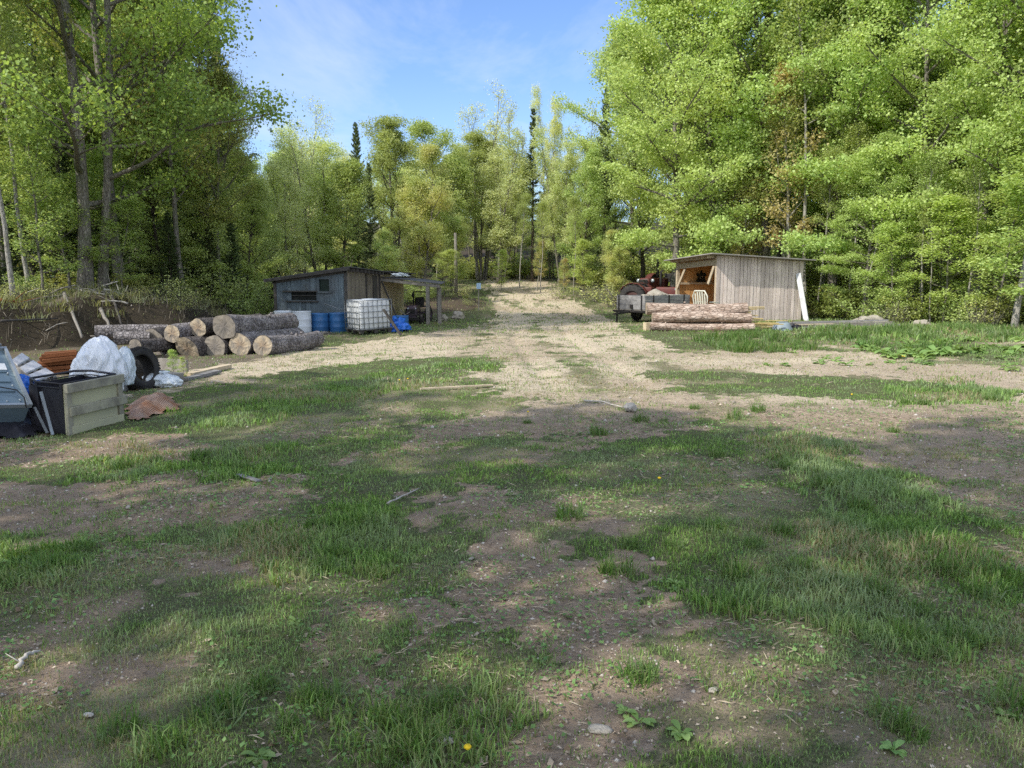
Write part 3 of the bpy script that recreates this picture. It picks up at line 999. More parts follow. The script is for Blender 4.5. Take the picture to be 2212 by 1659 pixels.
PROTO['olive'] = [deciduous(s, H=12, tr=.10, cb=.12, nl=30, rad=2.7, el=(25, 76), curve=.5, nsub=7, ntw=4, lpn=20, ls=.105, flat=.8, spread=.45, lmat=L_olive, bmat=B_grey, up=.4, leaders=2) for s in (41,)]
PROTO['rust'] = [deciduous(s, H=12, tr=.09, cb=.25, nl=24, rad=2.2, el=(30, 76), curve=.5, nsub=6, ntw=4, lpn=7, ls=.13, flat=.6, spread=.45, lmat=L_rust, bmat=B_pale, up=.5) for s in (51,)]
PROTO['sapling'] = [deciduous(s, H=8, tr=.05, cb=.15, nl=20, rad=1.8, el=(10, 60), curve=.3, nsub=6, ntw=3, lpn=9, ls=.12, flat=.4, spread=.45, lmat=m_, bmat=B_grey, up=.6, trunk_wob=.05) for s, m_ in ((61, L_lime), (62, L_green))]
PROTO['wood'] = [deciduous(s, H=13, tr=.11, cb=.1, nl=26, rad=2.8, el=(15, 68), curve=.4, nsub=7, ntw=4, lpn=17, ls=.12, flat=.5, spread=.55, lmat=L_green, bmat=B_dark, up=.5) for s in (71, 72)]
PROTO['pole'] = [deciduous(s, H=13, tr=.07, cb=.55, nl=14, rad=1.7, el=(30, 75), curve=.4, nsub=5, ntw=3, lpn=13, ls=.105, flat=.6, spread=.5, lmat=L_green, bmat=B_pale, up=.5, trunk_wob=.045) for s in (81, 82)]
PROTO['spruce'] = [spruce(s, 12, 2.1, L_needle, B_dark) for s in (91, 92)]
PROTO['thinspruce'] = [spruce(s, 13, 1.0, L_dark, B_dark, cb=.35, dens=.75) for s in (95,)]
PROTO['bush'] = [thicket(101, 2.2, 1.4, 20, 7, .10, L_green, B_grey), thicket(102, 1.8, 1.5, 22, 6, .11, L_deep, B_dark)]
PROTO['brush'] = [thicket(105, 1.6, 1.3, 24, 1.6, .08, L_olive, B_grey)]
PROTO['overhang'] = [deciduous(s, H=17, tr=.2, cb=.22, nl=26, rad=4.6, el=(8, 66), curve=.35, nsub=5, ntw=3, lpn=6.5, ls=.27, flat=.6, spread=.42, lmat=L_green, bmat=B_grey, up=.5) for s in (111,)]

KIND = {  # object name, category
    'maple': ('maple_tree', 'tree'), 'green': ('leafy_tree', 'tree'), 'pale': ('leafy_tree', 'tree'), 'bare': ('budding_tree', 'tree'), 'olive': ('leafy_tree', 'tree'),
    'rust': ('leafy_tree', 'tree'), 'sapling': ('young_tree', 'tree'), 'wood': ('forest_tree', 'tree'), 'pole': ('slender_tree', 'tree'), 'spruce': ('spruce_tree', 'tree'),
    'thinspruce': ('spruce_tree', 'tree'), 'bush': ('bush', 'bush'), 'brush': ('brush_bush', 'bush'), 'overhang': ('leafy_tree', 'tree')}
BASEH = dict(maple=15, green=14, pale=14, bare=14, olive=12, rust=12, sapling=8, wood=13, pole=13, spruce=12, thinspruce=13, bush=2.2, brush=1.6, overhang=17)
TREES = []
_tr = random.Random(99)


def plant(kind, x, y, H=None, label=None, group=None, wide=1.0, rz=None, var=None, z=None):
    pr = PROTO[kind]
    tm, cm = pr[_tr.randrange(len(pr)) if var is None else var % len(pr)]
    H = H or BASEH[kind]
    s = H / BASEH[kind]
    nm, cat = KIND[kind]
    e = empty(nm, (x, y, (gz(x, y) if z is None else z) - .03), (0, 0, _tr.random() * 6.28 if rz is None else rz), label, cat, group)
    e.scale = (s * wide, s * wide, s)
    link('trunk' if cat == 'tree' else 'stems', tm, e); link('crown' if cat == 'tree' else 'foliage', cm, e)
    TREES.append((x, y, H))
    return e


def plant_px(kind, px, ytop, Y, label, group=None, wide=1.0, **k):
    p = at(px, 640, Y); top = at(px, ytop, Y).z
    x = p.x
    return plant(kind, x, Y, top - gz(x, Y), label, group, wide, **k)
# ------------------------------------------------------------------ the big trees at the left
OAKT, OAKC = deciduous(201, H=15, tr=.155, cb=.15, nl=40, rad=5.6, el=(6, 62), curve=.45, nsub=9, ntw=5, lpn=19, ls=.092, flat=.5, spread=.55, lmat=L_oak, bmat=B_grey, up=.35, leaders=2, trunk_wob=.02, sidebias=0.0, aspect=1.3)
PROTO['oak'] = [(OAKT, OAKC)]; KIND['oak'] = ('oak_tree', 'tree'); BASEH['oak'] = 15
p = at(205, 600, 22.6)
plant('oak', p.x, p.y, 16.5, 'big dark-trunked tree with heavy low limbs standing on the left bank', rz=0.0)
PROTO['oak2'] = [deciduous(205, H=13, tr=.12, cb=.3, nl=26, rad=3.3, el=(20, 70), curve=.4, nsub=7, ntw=4, lpn=13, ls=.095, flat=.5, spread=.5, lmat=L_deep, bmat=B_grey, up=.4, sidebias=.2)]
KIND['oak2'] = ('leafy_tree', 'tree'); BASEH['oak2'] = 13
p = at(262, 600, 24.3)
plant('oak2', p.x, p.y, 15.5, 'slimmer grey stem close to the right of the big dark-trunked tree')
plant_px('pole', 30, -260, 20.3, 'pale slender trunk at the left edge of the picture, on the bank')
plant_px('pole', 62, -150, 21.6, 'slender light trunk just right of the one at the left edge', var=1)
plant_px('sapling', 92, 250, 21, 'young tree with light green leaves in front of the left wood', var=1)
plant_px('oak2', -60, -300, 20.5, 'leafy tree at the far left margin above the grassy bank')
plant_px('green', 120, -220, 26, 'tall leafy tree behind and left of the big dark-trunked tree')
plant_px('oak2', 395, -40, 26, 'tall sparse tree in the right half of the left wood')
plant_px('oak2', 475, 170, 27.5, 'rounded tree at the right flank of the left wood')
plant_px('spruce', 330, 300, 27.5, 'dark spruce behind the log pile, left of the other spruces')
plant_px('spruce', 420, 390, 28.5, 'dark spruce in the middle of the spruces behind the log pile', var=1)
plant_px('spruce', 505, 440, 29, 'smaller dark spruce behind the log pile, nearest the weathered shed')
plant_px('spruce', 150, 160, 28.5, 'tall dark spruce seen through the crown of the big left tree')
plant_px('spruce', 240, 380, 26.2, 'dark spruce just behind the trunk of the big left tree')
plant_px('wood', 560, 330, 33, 'shaded leafy tree between the spruces and the weathered shed')
plant_px('bush', 140, 560, 23.2, 'leafy bush on top of the left bank', wide=1.2)
plant_px('bush', 300, 570, 23.8, 'dark leafy bush behind the fallen branches on the bank', var=1, wide=1.3)
plant_px('bush', 390, 585, 25, 'leafy bush behind the left end of the log pile', wide=1.1, var=1)
plant_px('bush', 470, 575, 26.5, 'leafy bush between log pile and weathered shed', wide=1.2, var=0)
plant_px('bush', 545, 590, 28, 'leafy bush just left of the weathered shed', wide=1.2)
plant_px('brush', 360, 590, 23, 'nearly leafless brush on the bank behind the log pile')
plant_px('green', 20, 60, 23.5, 'leafy tree with low boughs behind the trunks at the left edge', wide=1.2)
plant_px('sapling', 150, 380, 22.4, 'young green tree left of the big dark trunk', wide=1.5, var=1)
plant_px('sapling', 265, 430, 23.0, 'young green tree in front of the slimmer grey stem', wide=1.5, var=1)
plant_px('wood', 350, 240, 26.5, 'green bushy tree right of the big dark trunk', wide=1.15)
plant_px('wood', 455, 330, 27.5, 'green bushy tree above the middle of the log pile', wide=1.2)
plant_px('wood', 530, 400, 30.5, 'green bushy tree left of the weathered shed roof', wide=1.2)
plant_px('spruce', 130, 420, 24.6, 'low dark spruce left of the big dark trunk', wide=1.3)
plant_px('spruce', 262, 450, 25.2, 'low dark spruce right of the big dark trunk', wide=1.4, var=1)
plant_px('spruce', 372, 455, 25.6, 'low spreading spruce behind the middle of the log pile', wide=1.5)
plant_px('spruce', 460, 480, 27.0, 'low spreading spruce behind the right end of the log pile', wide=1.5, var=1)
plant_px('spruce', 30, 430, 23.4, 'low dark spruce at the left edge above the bank', wide=1.3)
plant_px('bush', 60, 580, 21.5, 'leafy bush near the left edge on the bank', wide=1.3, var=0)
plant_px('brush', 100, 600, 20.8, 'dead brush hanging over the left bank', wide=1.2)
plant_px('brush', 20, 600, 20.2, 'dead brush at the left edge of the bank', wide=1.2)
plant_px('brush', 300, 610, 22.3, 'dead brush on the right part of the bank', wide=1.2)
plant_px('brush', 400, 620, 22.8, 'dead brush at the right end of the bank', wide=1.0)
plant_px('brush', 215, 600, 22.0, 'nearly leafless brush beside the big tree trunk', wide=.8)

# ------------------------------------------------------------------ the wood beyond the track
C = 'trees beyond the track'
plant_px('bare', 655, 235, 45, 'tall thin-crowned budding tree behind the weathered shed, left side')
plant_px('pale', 700, 300, 42, 'broad pale green tree rising right behind the weathered shed', wide=1.3)
plant_px('pale', 625, 360, 39, 'pale green tree left of the broad one behind the weathered shed', wide=1.3, var=1)
plant_px('wood', 735, 350, 41, 'dense darker tree with a dark trunk above the weathered shed roof', wide=1.2)
plant_px('spruce', 778, 262, 49, 'pointed dark spruce behind the shed, taller of the two there', wide=.75)
plant_px('spruce', 803, 350, 46, 'lower dark spruce right of the pointed one behind the shed', wide=.8, var=1)
plant_px('green', 868, 262, 50, 'bright green round-topped tree left of the yellowish tree', wide=1.25)
plant_px('green', 948, 272, 53, 'bright green tree behind the yellowish tree', wide=1.25, var=1)
plant_px('olive', 915, 320, 44, 'yellow-olive tree standing behind the lean-to of the shed', wide=1.15)
plant_px('olive', 975, 430, 46, 'yellow-brown smaller tree close to the bare utility pole', wide=1.25)
plant_px('olive', 838, 500, 38, 'low yellowish tree leaning over the shed roof', wide=1.3)
plant_px('bare', 1045, 200, 56, 'tallest nearly leafless tree, twigs reaching into the sky right of the pole')
plant_px('green', 1030, 290, 55, 'green round-headed tree right of the utility pole', wide=1.2)
plant_px('pale', 1085, 300, 52, 'forked pale green tree with grey limbs in the middle of the wood', wide=1.3)
plant_px('bare', 1100, 262, 59, 'budding tree left of the thin dark spruce')
plant_px('thinspruce', 1150, 232, 53, 'thin dark spire-like spruce in the middle of the wood')
plant_px('pale', 1190, 212, 57, 'tall narrow silvery pale tree right of the thin spruce', wide=.55)
plant_px('pale', 1212, 300, 52, 'pale green tree below the silvery narrow one', wide=1.0, var=0)
plant_px('bare', 1245, 250, 58, 'budding tree between the silvery tree and the big maple')
plant_px('wood', 1262, 330, 47, 'darker green tree left of the big bright maple')
plant_px('spruce', 1303, 190, 52, 'dark spruce peeping out left of the big maple crown', wide=.7)
plant_px('rust', 1160, 520, 47, 'low reddish-leaved tree under the thin spruce', wide=1.2)
plant_px('rust', 1215, 560, 44, 'small brown-leaved tree on a pale straight trunk', wide=1.2)
plant_px('sapling', 1082, 540, 47, 'small bright green sapling at the wood edge right of the sign', wide=1.1, var=0)
plant_px('sapling', 1260, 520, 43, 'small green sapling at the wood edge left of the trailer', wide=1.2, var=1)
plant_px('olive', 1330, 500, 40, 'low yellow-green tree above the trailer', wide=1.2)
plant_px('pole', 1122, 420, 48.5, 'pale thin trunk at the wood edge right of the track')
plant_px('pole', 1168, 440, 46, 'pale thin trunk standing between the sapling and the trailer', var=1)
plant_px('pole', 1240, 430, 45, 'pale thin trunk left of the small maple sapling')

# ------------------------------------------------------------------ right side: the tall maples
plant_px('maple', 1452, -40, 37.5, 'big bright maple overhanging the trailer, leftmost of the tall maples', wide=1.12, var=0)
plant_px('maple', 1545, -260, 38.5, 'tall bright maple behind the left half of the plank shed', wide=1.0, var=1)
plant_px('maple', 1655, -240, 37, 'tall bright maple behind the right half of the plank shed', wide=1.0, var=2)
plant_px('rust', 1705, 160, 35, 'slim reddish-leaved tree just behind the plank shed', wide=1.0)
plant_px('rust', 1590, 330, 36.2, 'small reddish-leaved tree over the left end of the plank shed roof', wide=1.0)
plant_px('pole', 1738, -60, 34.2, 'grey slender trunk behind the right corner of the plank shed')
plant_px('maple', 1800, -200, 35, 'tall bright maple right of the plank shed', wide=1.05, var=0)
plant_px('green', 1880, -260, 36, 'tall green tree with bare upper limbs right of the plank shed', wide=1.1)
plant_px('maple', 1960, -160, 32.5, 'tall bright maple above the leafy weeds', wide=1.05, var=1)
plant_px('maple', 2100, -220, 30, 'tall bright maple in the right part of the wood edge', wide=1.05, var=2)
plant_px('maple', 2250, -300, 27.5, 'tall bright maple at the right edge of the picture', wide=1.0, var=0)
plant_px('maple', 1870, 330, 31.5, 'half-height maple with drooping boughs right of the plank shed', wide=1.35, var=2)
plant_px('sapling', 2040, 430, 28.5, 'lime-green young tree leaning out of the right wood edge', wide=1.3, var=0)
plant_px('sapling', 1935, 480, 29.5, 'lime-green young tree with bare lower twigs, behind the pale rocks', wide=1.3, var=0)
plant_px('sapling', 2150, 380, 26.5, 'tall lime-green young tree near the right picture edge', wide=1.2, var=0)
plant_px('sapling', 2235, 260, 24.2, 'lime-green young tree partly hiding the grey trunk at the right edge', wide=1.3, var=0)
pole = plant_px('pole', 2196, -250, 24.6, 'grey straight trunk at the very right edge of the picture', wide=1.1)
plant_px('pole', 1985, 250, 31.5, 'thin grey leaning stem in the right wood edge', var=1)
plant_px('pole', 1835, 280, 33, 'thin grey stem just right of the plank shed')
plant_px('pole', 1768, 330, 33.6, 'pale slender stem just behind the leaning white board', var=1)
plant_px('pole', 1865, 300, 31.5, 'pale slender stem behind the biggest pale rock')
plant_px('pole', 1990, 330, 29.2, 'pale slender stem in front of the right wood, above the tan rock', var=1)
plant_px('pole', 2012, 420, 28.8, 'short slender stem close beside the one above the tan rock')
plant_px('pole', 2092, 300, 28, 'slender stem left of the grey trunk at the right edge', var=1)
plant_px('bush', 1800, 590, 32.5, 'dark leafy bush right behind the leaning white board', wide=1.2, var=1)
plant_px('bush', 1900, 600, 30.5, 'leafy bush behind the heap of pale rocks', wide=1.1, var=0)
plant_px('bush', 1990, 600, 29.5, 'leafy bush under the young lime-green trees', wide=1.2, var=1)
plant_px('bush', 2080, 610, 28.0, 'leafy bush at the foot of the right wood, left of the edge trunk', wide=1.2, var=0)
plant_px('bush', 2170, 600, 27, 'leafy bush beside the grey trunk at the right edge', wide=1.2, var=1)
plant_px('brush', 1930, 640, 28.5, 'nearly leafless brush in front of the right wood', wide=1.1)
plant_px('brush', 2120, 630, 26.3, 'nearly leafless brush near the grey trunk at the right edge', wide=1.2)
plant_px('brush', 1345, 600, 38, 'brown dry brush behind the wooden trailer', wide=1.5)
plant_px('brush', 1290, 610, 41, 'brown dry brush left of the wooden trailer', wide=1.5)
plant_px('brush', 1210, 612, 43, 'brown dry brush at the wood edge in the middle', wide=1.4)
plant_px('brush', 1000, 612, 42, 'leafless brush on the earth heap beside the track', wide=1.2)
plant_px('brush', 975, 622, 38.5, 'dry brush on the dark slope behind the lean-to posts', wide=1.3)
plant_px('bush', 895, 600, 37, 'yellowish bush right behind the tractor under the lean-to', wide=1.3, var=0)
plant_px('sapling', 960, 540, 39.5, 'small leafy tree close behind the lean-to posts', wide=1.5, var=1)
plant_px('bush', 935, 612, 38, 'leafy bush seen under the lean-to roof', wide=1.2, var=0)
plant_px('brush', 1015, 640, 36.5, 'low dry brush at the foot of the dark slope', wide=1.1)
plant_px('bush', 1005, 634, 40, 'low leafy bush between bare pole and small sign', wide=1.4, var=1)

# ------------------------------------------------------------------ depth of the wood (nothing tells these apart)
fr = random.Random(5)


def far_enough(x, y, d):
    return all((x - a) ** 2 + (y - b) ** 2 > d * d for a, b, _ in TREES)


cnt = {}
LBL = {'wood': 'leafy tree standing deep in the dark wood', 'green': 'green tree deeper in the wood behind the front row', 'pale': 'pale green tree deeper in the wood behind the front row',
       'pole': 'slender straight trunk deeper inside the wood', 'maple': 'bright maple deeper in the wood behind the front row', 'spruce': 'dark spruce standing deep inside the wood'}
for ring in range(1700):
    x = fr.uniform(-46, 46); y = fr.uniform(17, 88)
    if forest_mask(np.array([x]), np.array([y]))[0] < .7: continue
    if abs(x) > y * .70 + 6: continue
    px, _ = proj(x, y, 3)
    if x < -8 and y < 19: continue
    if y > 72 and (px < 560 or px > 1330): continue
    if not far_enough(x, y, 2.6 if y < 60 else 3.3): continue
    if px < 500:
        k = fr.choice(['wood', 'spruce', 'pole', 'wood', 'green']); H = fr.uniform(10, 13.5) if y < 32 else fr.uniform(13, 16)
    elif px < 1350:
        k = fr.choice(['pale', 'wood', 'green', 'pole', 'spruce', 'pale'])
        H = at(px, fr.uniform(310, 400) if px > 620 else fr.uniform(330, 420), y).z - gz(x, y)
        if k == 'spruce': H *= .85
    else:
        k = fr.choice(['wood', 'maple', 'pole', 'wood', 'green', 'pole']); H = fr.uniform(13, 17)
    if H < 5: continue
    side = 'left' if px < 590 else ('middle' if px < 1290 else 'right')
    plant(k, x, y, H, LBL[k] + {'left': ' on the left', 'middle': ' beyond the track', 'right': ' on the right'}[side], LBL[k].split(' ')[0] + ' trees deep in the wood, ' + side, wide=1.25 if side == 'middle' and k != 'spruce' else 1.0)
    cnt[side] = cnt.get(side, 0) + 1
print('wood', cnt)
# undergrowth inside the wood
nb = 0
for i in range(900):
    x = fr.uniform(-34, 34); y = fr.uniform(18, 62)
    if forest_mask(np.array([x]), np.array([y]))[0] < .3: continue
    if abs(x) > y * .68 + 2: continue
    if not far_enough(x, y, 1.5): continue
    if nb > 130: break
    k = 'bush' if fr.random() < .8 else 'brush'
    side = 'left' if x < -7 and y < 36 else ('right' if x > 7 and y < 40 else 'middle')
    plant(k, x, y, fr.uniform(1.2, 2.6), ('leafy' if k == 'bush' else 'thin dry') + ' undergrowth bush inside the ' + side + ' wood', 'undergrowth bushes in the ' + side + ' wood', wide=fr.uniform(1, 1.6))
    nb += 1

# ------------------------------------------------------------------ trees beside and behind the camera that shade the yard
for i, (x, y, H) in enumerate(SHADERS):
    plant('overhang', x, y, H, 'tall leafy tree beside the yard, outside the picture', 'tall trees around the near yard', var=0)
print('trees', len(TREES))
# ================================================================== materials for the things
W_old = mat_wood('weathered_blue_grey_boards', (.075, .10, .12), (.19, .235, .265), (5, 5, .5), 2.5, stain=(.10, .08, .065), stain_amt=.4)
W_oldside = mat_wood('old_side_boards', (.17, .14, .11), (.33, .29, .24), (5, 5, .5), 2.5, stain=(.07, .055, .045), stain_amt=.5)
W_tan = mat_wood('tan_boards', (.50, .40, .26), (.72, .61, .43), (5, 5, .5), 2.5, var=.25)
W_plank = mat_wood('pinkish_grey_planks', (.58, .475, .42), (.84, .73, .66), (5, 5, .45), 2.5, var=.42, stain=(.30, .26, .25), stain_amt=.35)
W_orange = mat_wood('fresh_orange_boards', (.52, .28, .10), (.74, .44, .19), (5, 5, .5), 2.5, var=.3)
W_beam = mat_wood('pale_beam', (.50, .40, .27), (.68, .57, .42), (4, 4, 4), 2.0, var=.2)
W_grey = mat_wood('grey_timber', (.20, .18, .155), (.36, .335, .30), (3, 3, 3), 2.0)
W_dark = mat_wood('dark_timber', (.05, .045, .042), (.13, .12, .11), (3, 3, 3), 2.0)
W_trail = mat_wood('bleached_trailer_boards', (.17, .165, .165), (.42, .41, .40), (.8, 4, 4), 2.2, stain=(.06, .055, .05), stain_amt=.6)
W_yellow = mat_wood('fresh_yellow_lath', (.58, .42, .16), (.72, .58, .27), (2, 2, 2), 2.0)
W_white = mat_simple('white_painted_board', (.72, .73, .74), (.60, .61, .62), 3, .6, dirt=.4)
W_red = mat_wood('red_brown_boards', (.16, .055, .022), (.30, .12, .05), (1, 5, 5), 2.2)
M_tin = mat_simple('roof_felt', (.055, .055, .06), (.10, .10, .105), 4, .8, dirt=.3)
M_tinl = mat_simple('pale_roof_sheet', (.40, .38, .35), (.28, .26, .24), 3, .6, dirt=.3)
M_black = mat_simple('black_iron', (.018, .018, .02), (.04, .036, .034), 6, .55, .3, dirt=.3)
M_dark = mat_simple('painted_dark', (.012, .014, .014), (.02, .022, .02), 3, .9, dirt=0)  # near-black: painted shade in slot and board gaps, also the plaque's own black
M_glass = mat_simple('dusty_pane', (.012, .022, .018), (.02, .035, .028), 5, .35, dirt=.1, spec=.15)
M_rubber = mat_simple('tyre_rubber', (.022, .021, .021), (.045, .042, .04), 9, .85, dirt=.25)
M_barrelw = mat_simple('white_drum_plastic', (.60, .64, .70), (.50, .54, .60), 2.5, .45, dirt=.2, spec=.4)
M_barrelb = mat_simple('blue_drum_plastic', (.03, .14, .36), (.03, .10, .25), 2.5, .4, dirt=.25, spec=.45)
M_tarp = mat_simple('blue_tarpaulin', (.02, .13, .60), (.03, .20, .72), 5, .4, dirt=.1, spec=.5)
M_tote = mat_simple('milky_tote_plastic', (.72, .74, .76), (.60, .62, .64), 3, .4, dirt=.25, spec=.45)
M_steel = mat_simple('galvanised_bars', (.30, .32, .33), (.20, .21, .22), 8, .5, .6, dirt=.4)
M_appl = mat_simple('blue_grey_steel_sheet', (.20, .27, .31), (.16, .22, .26), 3, .42, .3, dirt=.25, bump=.08)
M_trim = mat_simple('pale_steel_trim', (.42, .46, .48), (.32, .35, .37), 4, .4, .4, dirt=.25)
M_cream = mat_simple('cream_paint', (.47, .45, .29), (.40, .385, .26), 3, .7, dirt=.25)
M_creamd = mat_simple('flaked_cream_batten', (.42, .40, .29), (.20, .185, .16), 5, .85, dirt=.75)
M_blackpl = mat_simple('black_sheet_plastic', (.014, .013, .02), (.03, .028, .035), 3, .45, dirt=.15, spec=.5)
M_rust = mat_simple('rusty_mesh', (.30, .17, .10), (.18, .10, .065), 9, .9, dirt=.4)
M_redp = mat_simple('faded_red_paint', (.14, .022, .018), (.08, .025, .02), 5, .55, dirt=.5, spec=.4)
M_purp = mat_simple('dark_plum_paint', (.045, .03, .05), (.08, .05, .075), 5, .5, dirt=.4, spec=.4)
M_rock = mat_simple('pale_rock', (.42, .38, .31), (.28, .25, .21), 4, .9, bump=.8, bd=.04, dirt=.3)
M_tub = mat_simple('blue_grey_tub', (.25, .30, .33), (.19, .23, .26), 3, .55, dirt=.3)
M_chair = mat_simple('cream_plastic', (.62, .60, .50), (.55, .53, .44), 3, .45, dirt=.15)
M_signb = mat_simple('blue_sign', (.35, .50, .66), (.28, .42, .58), 4, .5, dirt=.2)
M_whitep = mat_simple('bleached_scrap', (.50, .47, .42), (.33, .30, .26), 12, .8, dirt=.3)
M_dand = mat_simple('yellow_petals', (.85, .62, .02), (.80, .50, .02), 30, .7, dirt=0)
Bk_spruce = mat_bark('log_bark_reddish', (.27, .18, .13), (.56, .45, .37), (1.6, .7, 1.6), 3.6, .9, .03)
Bk_old = mat_bark('log_bark_grey', (.12, .105, .10), (.36, .33, .325), (1.2, 1.2, 1.2), 5.0, 1.0, .04)
Bk_dark = mat_bark('log_bark_dark', (.07, .06, .055), (.18, .16, .15), (1.2, 1.2, 1.2), 5.0, 1.0, .04)
C_fresh = mat_cut('cut_end_fresh', (.50, .41, .29), (.33, .245, .165), (.20, .145, .10), .8)
C_grey = mat_cut('cut_end_grey', (.30, .26, .21), (.20, .175, .15), (.10, .09, .08), .6)


def bagmat(name, col):
    m, nt, out = new_mat(name); g = NG(nt)
    n = g.noise(g.obj((1.6, 1.6, .5)), 3.2, 3, .5, 1.6)
    b = g.bump(n, .9, .07)
    d = g.n('ShaderNodeBsdfPrincipled', {'Base Color': tuple(col) + (1,), 'Roughness': .35, 'Specular IOR Level': .5, 'Normal': b})
    t = g.n('ShaderNodeBsdfTranslucent', {'Color': tuple(col) + (1,)})
    mx = g.n('ShaderNodeMixShader', {0: .12, 1: d.outputs[0], 2: t.outputs[0]})
    nt.links.new(mx.outputs[0], out.inputs[0])
    return m


M_bag = bagmat('white_bag_plastic', (.90, .92, .96))
M_bag2 = bagmat('milky_bag_plastic', (.72, .78, .82))


def frame(x, y, yaw, z=None):
    return Matrix.Translation((x, y, gz(x, y) if z is None else z)) @ Matrix.Rotation(yaw, 4, 'Z')


def boards(mb, a, b, z0f, z1f, w=.2, th=.022, jit=.012, rr=None, gap=.006, axis_n=None):
    """vertical boards along the line a-b (2-D, local); z0f/z1f give the bottom/top at fraction t"""
    rr = rr or random
    a = Vector(a); b = Vector(b); L = (b - a).length; d = (b - a) / L; nrm = Vector((d.y, -d.x))
    s = 0
    while s < L - .02:
        ww = min(w * rr.uniform(.8, 1.2), L - s)
        if L - s - ww < .05: ww = L - s
        t0 = s / L; t1 = (s + ww) / L
        off = rr.uniform(-jit, jit) * .5
        p0 = a + d * (s + gap / 2); p1 = a + d * (s + ww - gap / 2)
        q = []
        for (P, t) in ((p0, t0), (p1, t1)):
            for o in (off + th / 2, off - th / 2):
                pt = P + nrm * o
                q.append((pt.x, pt.y, t))
        zb = rr.uniform(0, jit); 
        vs = [(x, y, z0f(t) + zb) for x, y, t in q] + [(x, y, z1f(t)) for x, y, t in q]
        mb.add(vs, [(0, 1, 3, 2), (4, 6, 7, 5), (0, 2, 6, 4), (1, 5, 7, 3), (0, 4, 5, 1), (2, 3, 7, 6)])
        s += ww


def slab(mb, c4, th, mi=0):
    """a sheet through four corners (in order), given thickness downwards"""
    vs = [tuple(c) for c in c4] + [(c[0], c[1], c[2] - th) for c in c4]
    mb.add(vs, [(0, 1, 2, 3), (7, 6, 5, 4), (0, 4, 5, 1), (1, 5, 6, 2), (2, 6, 7, 3), (3, 7, 4, 0)], mi)


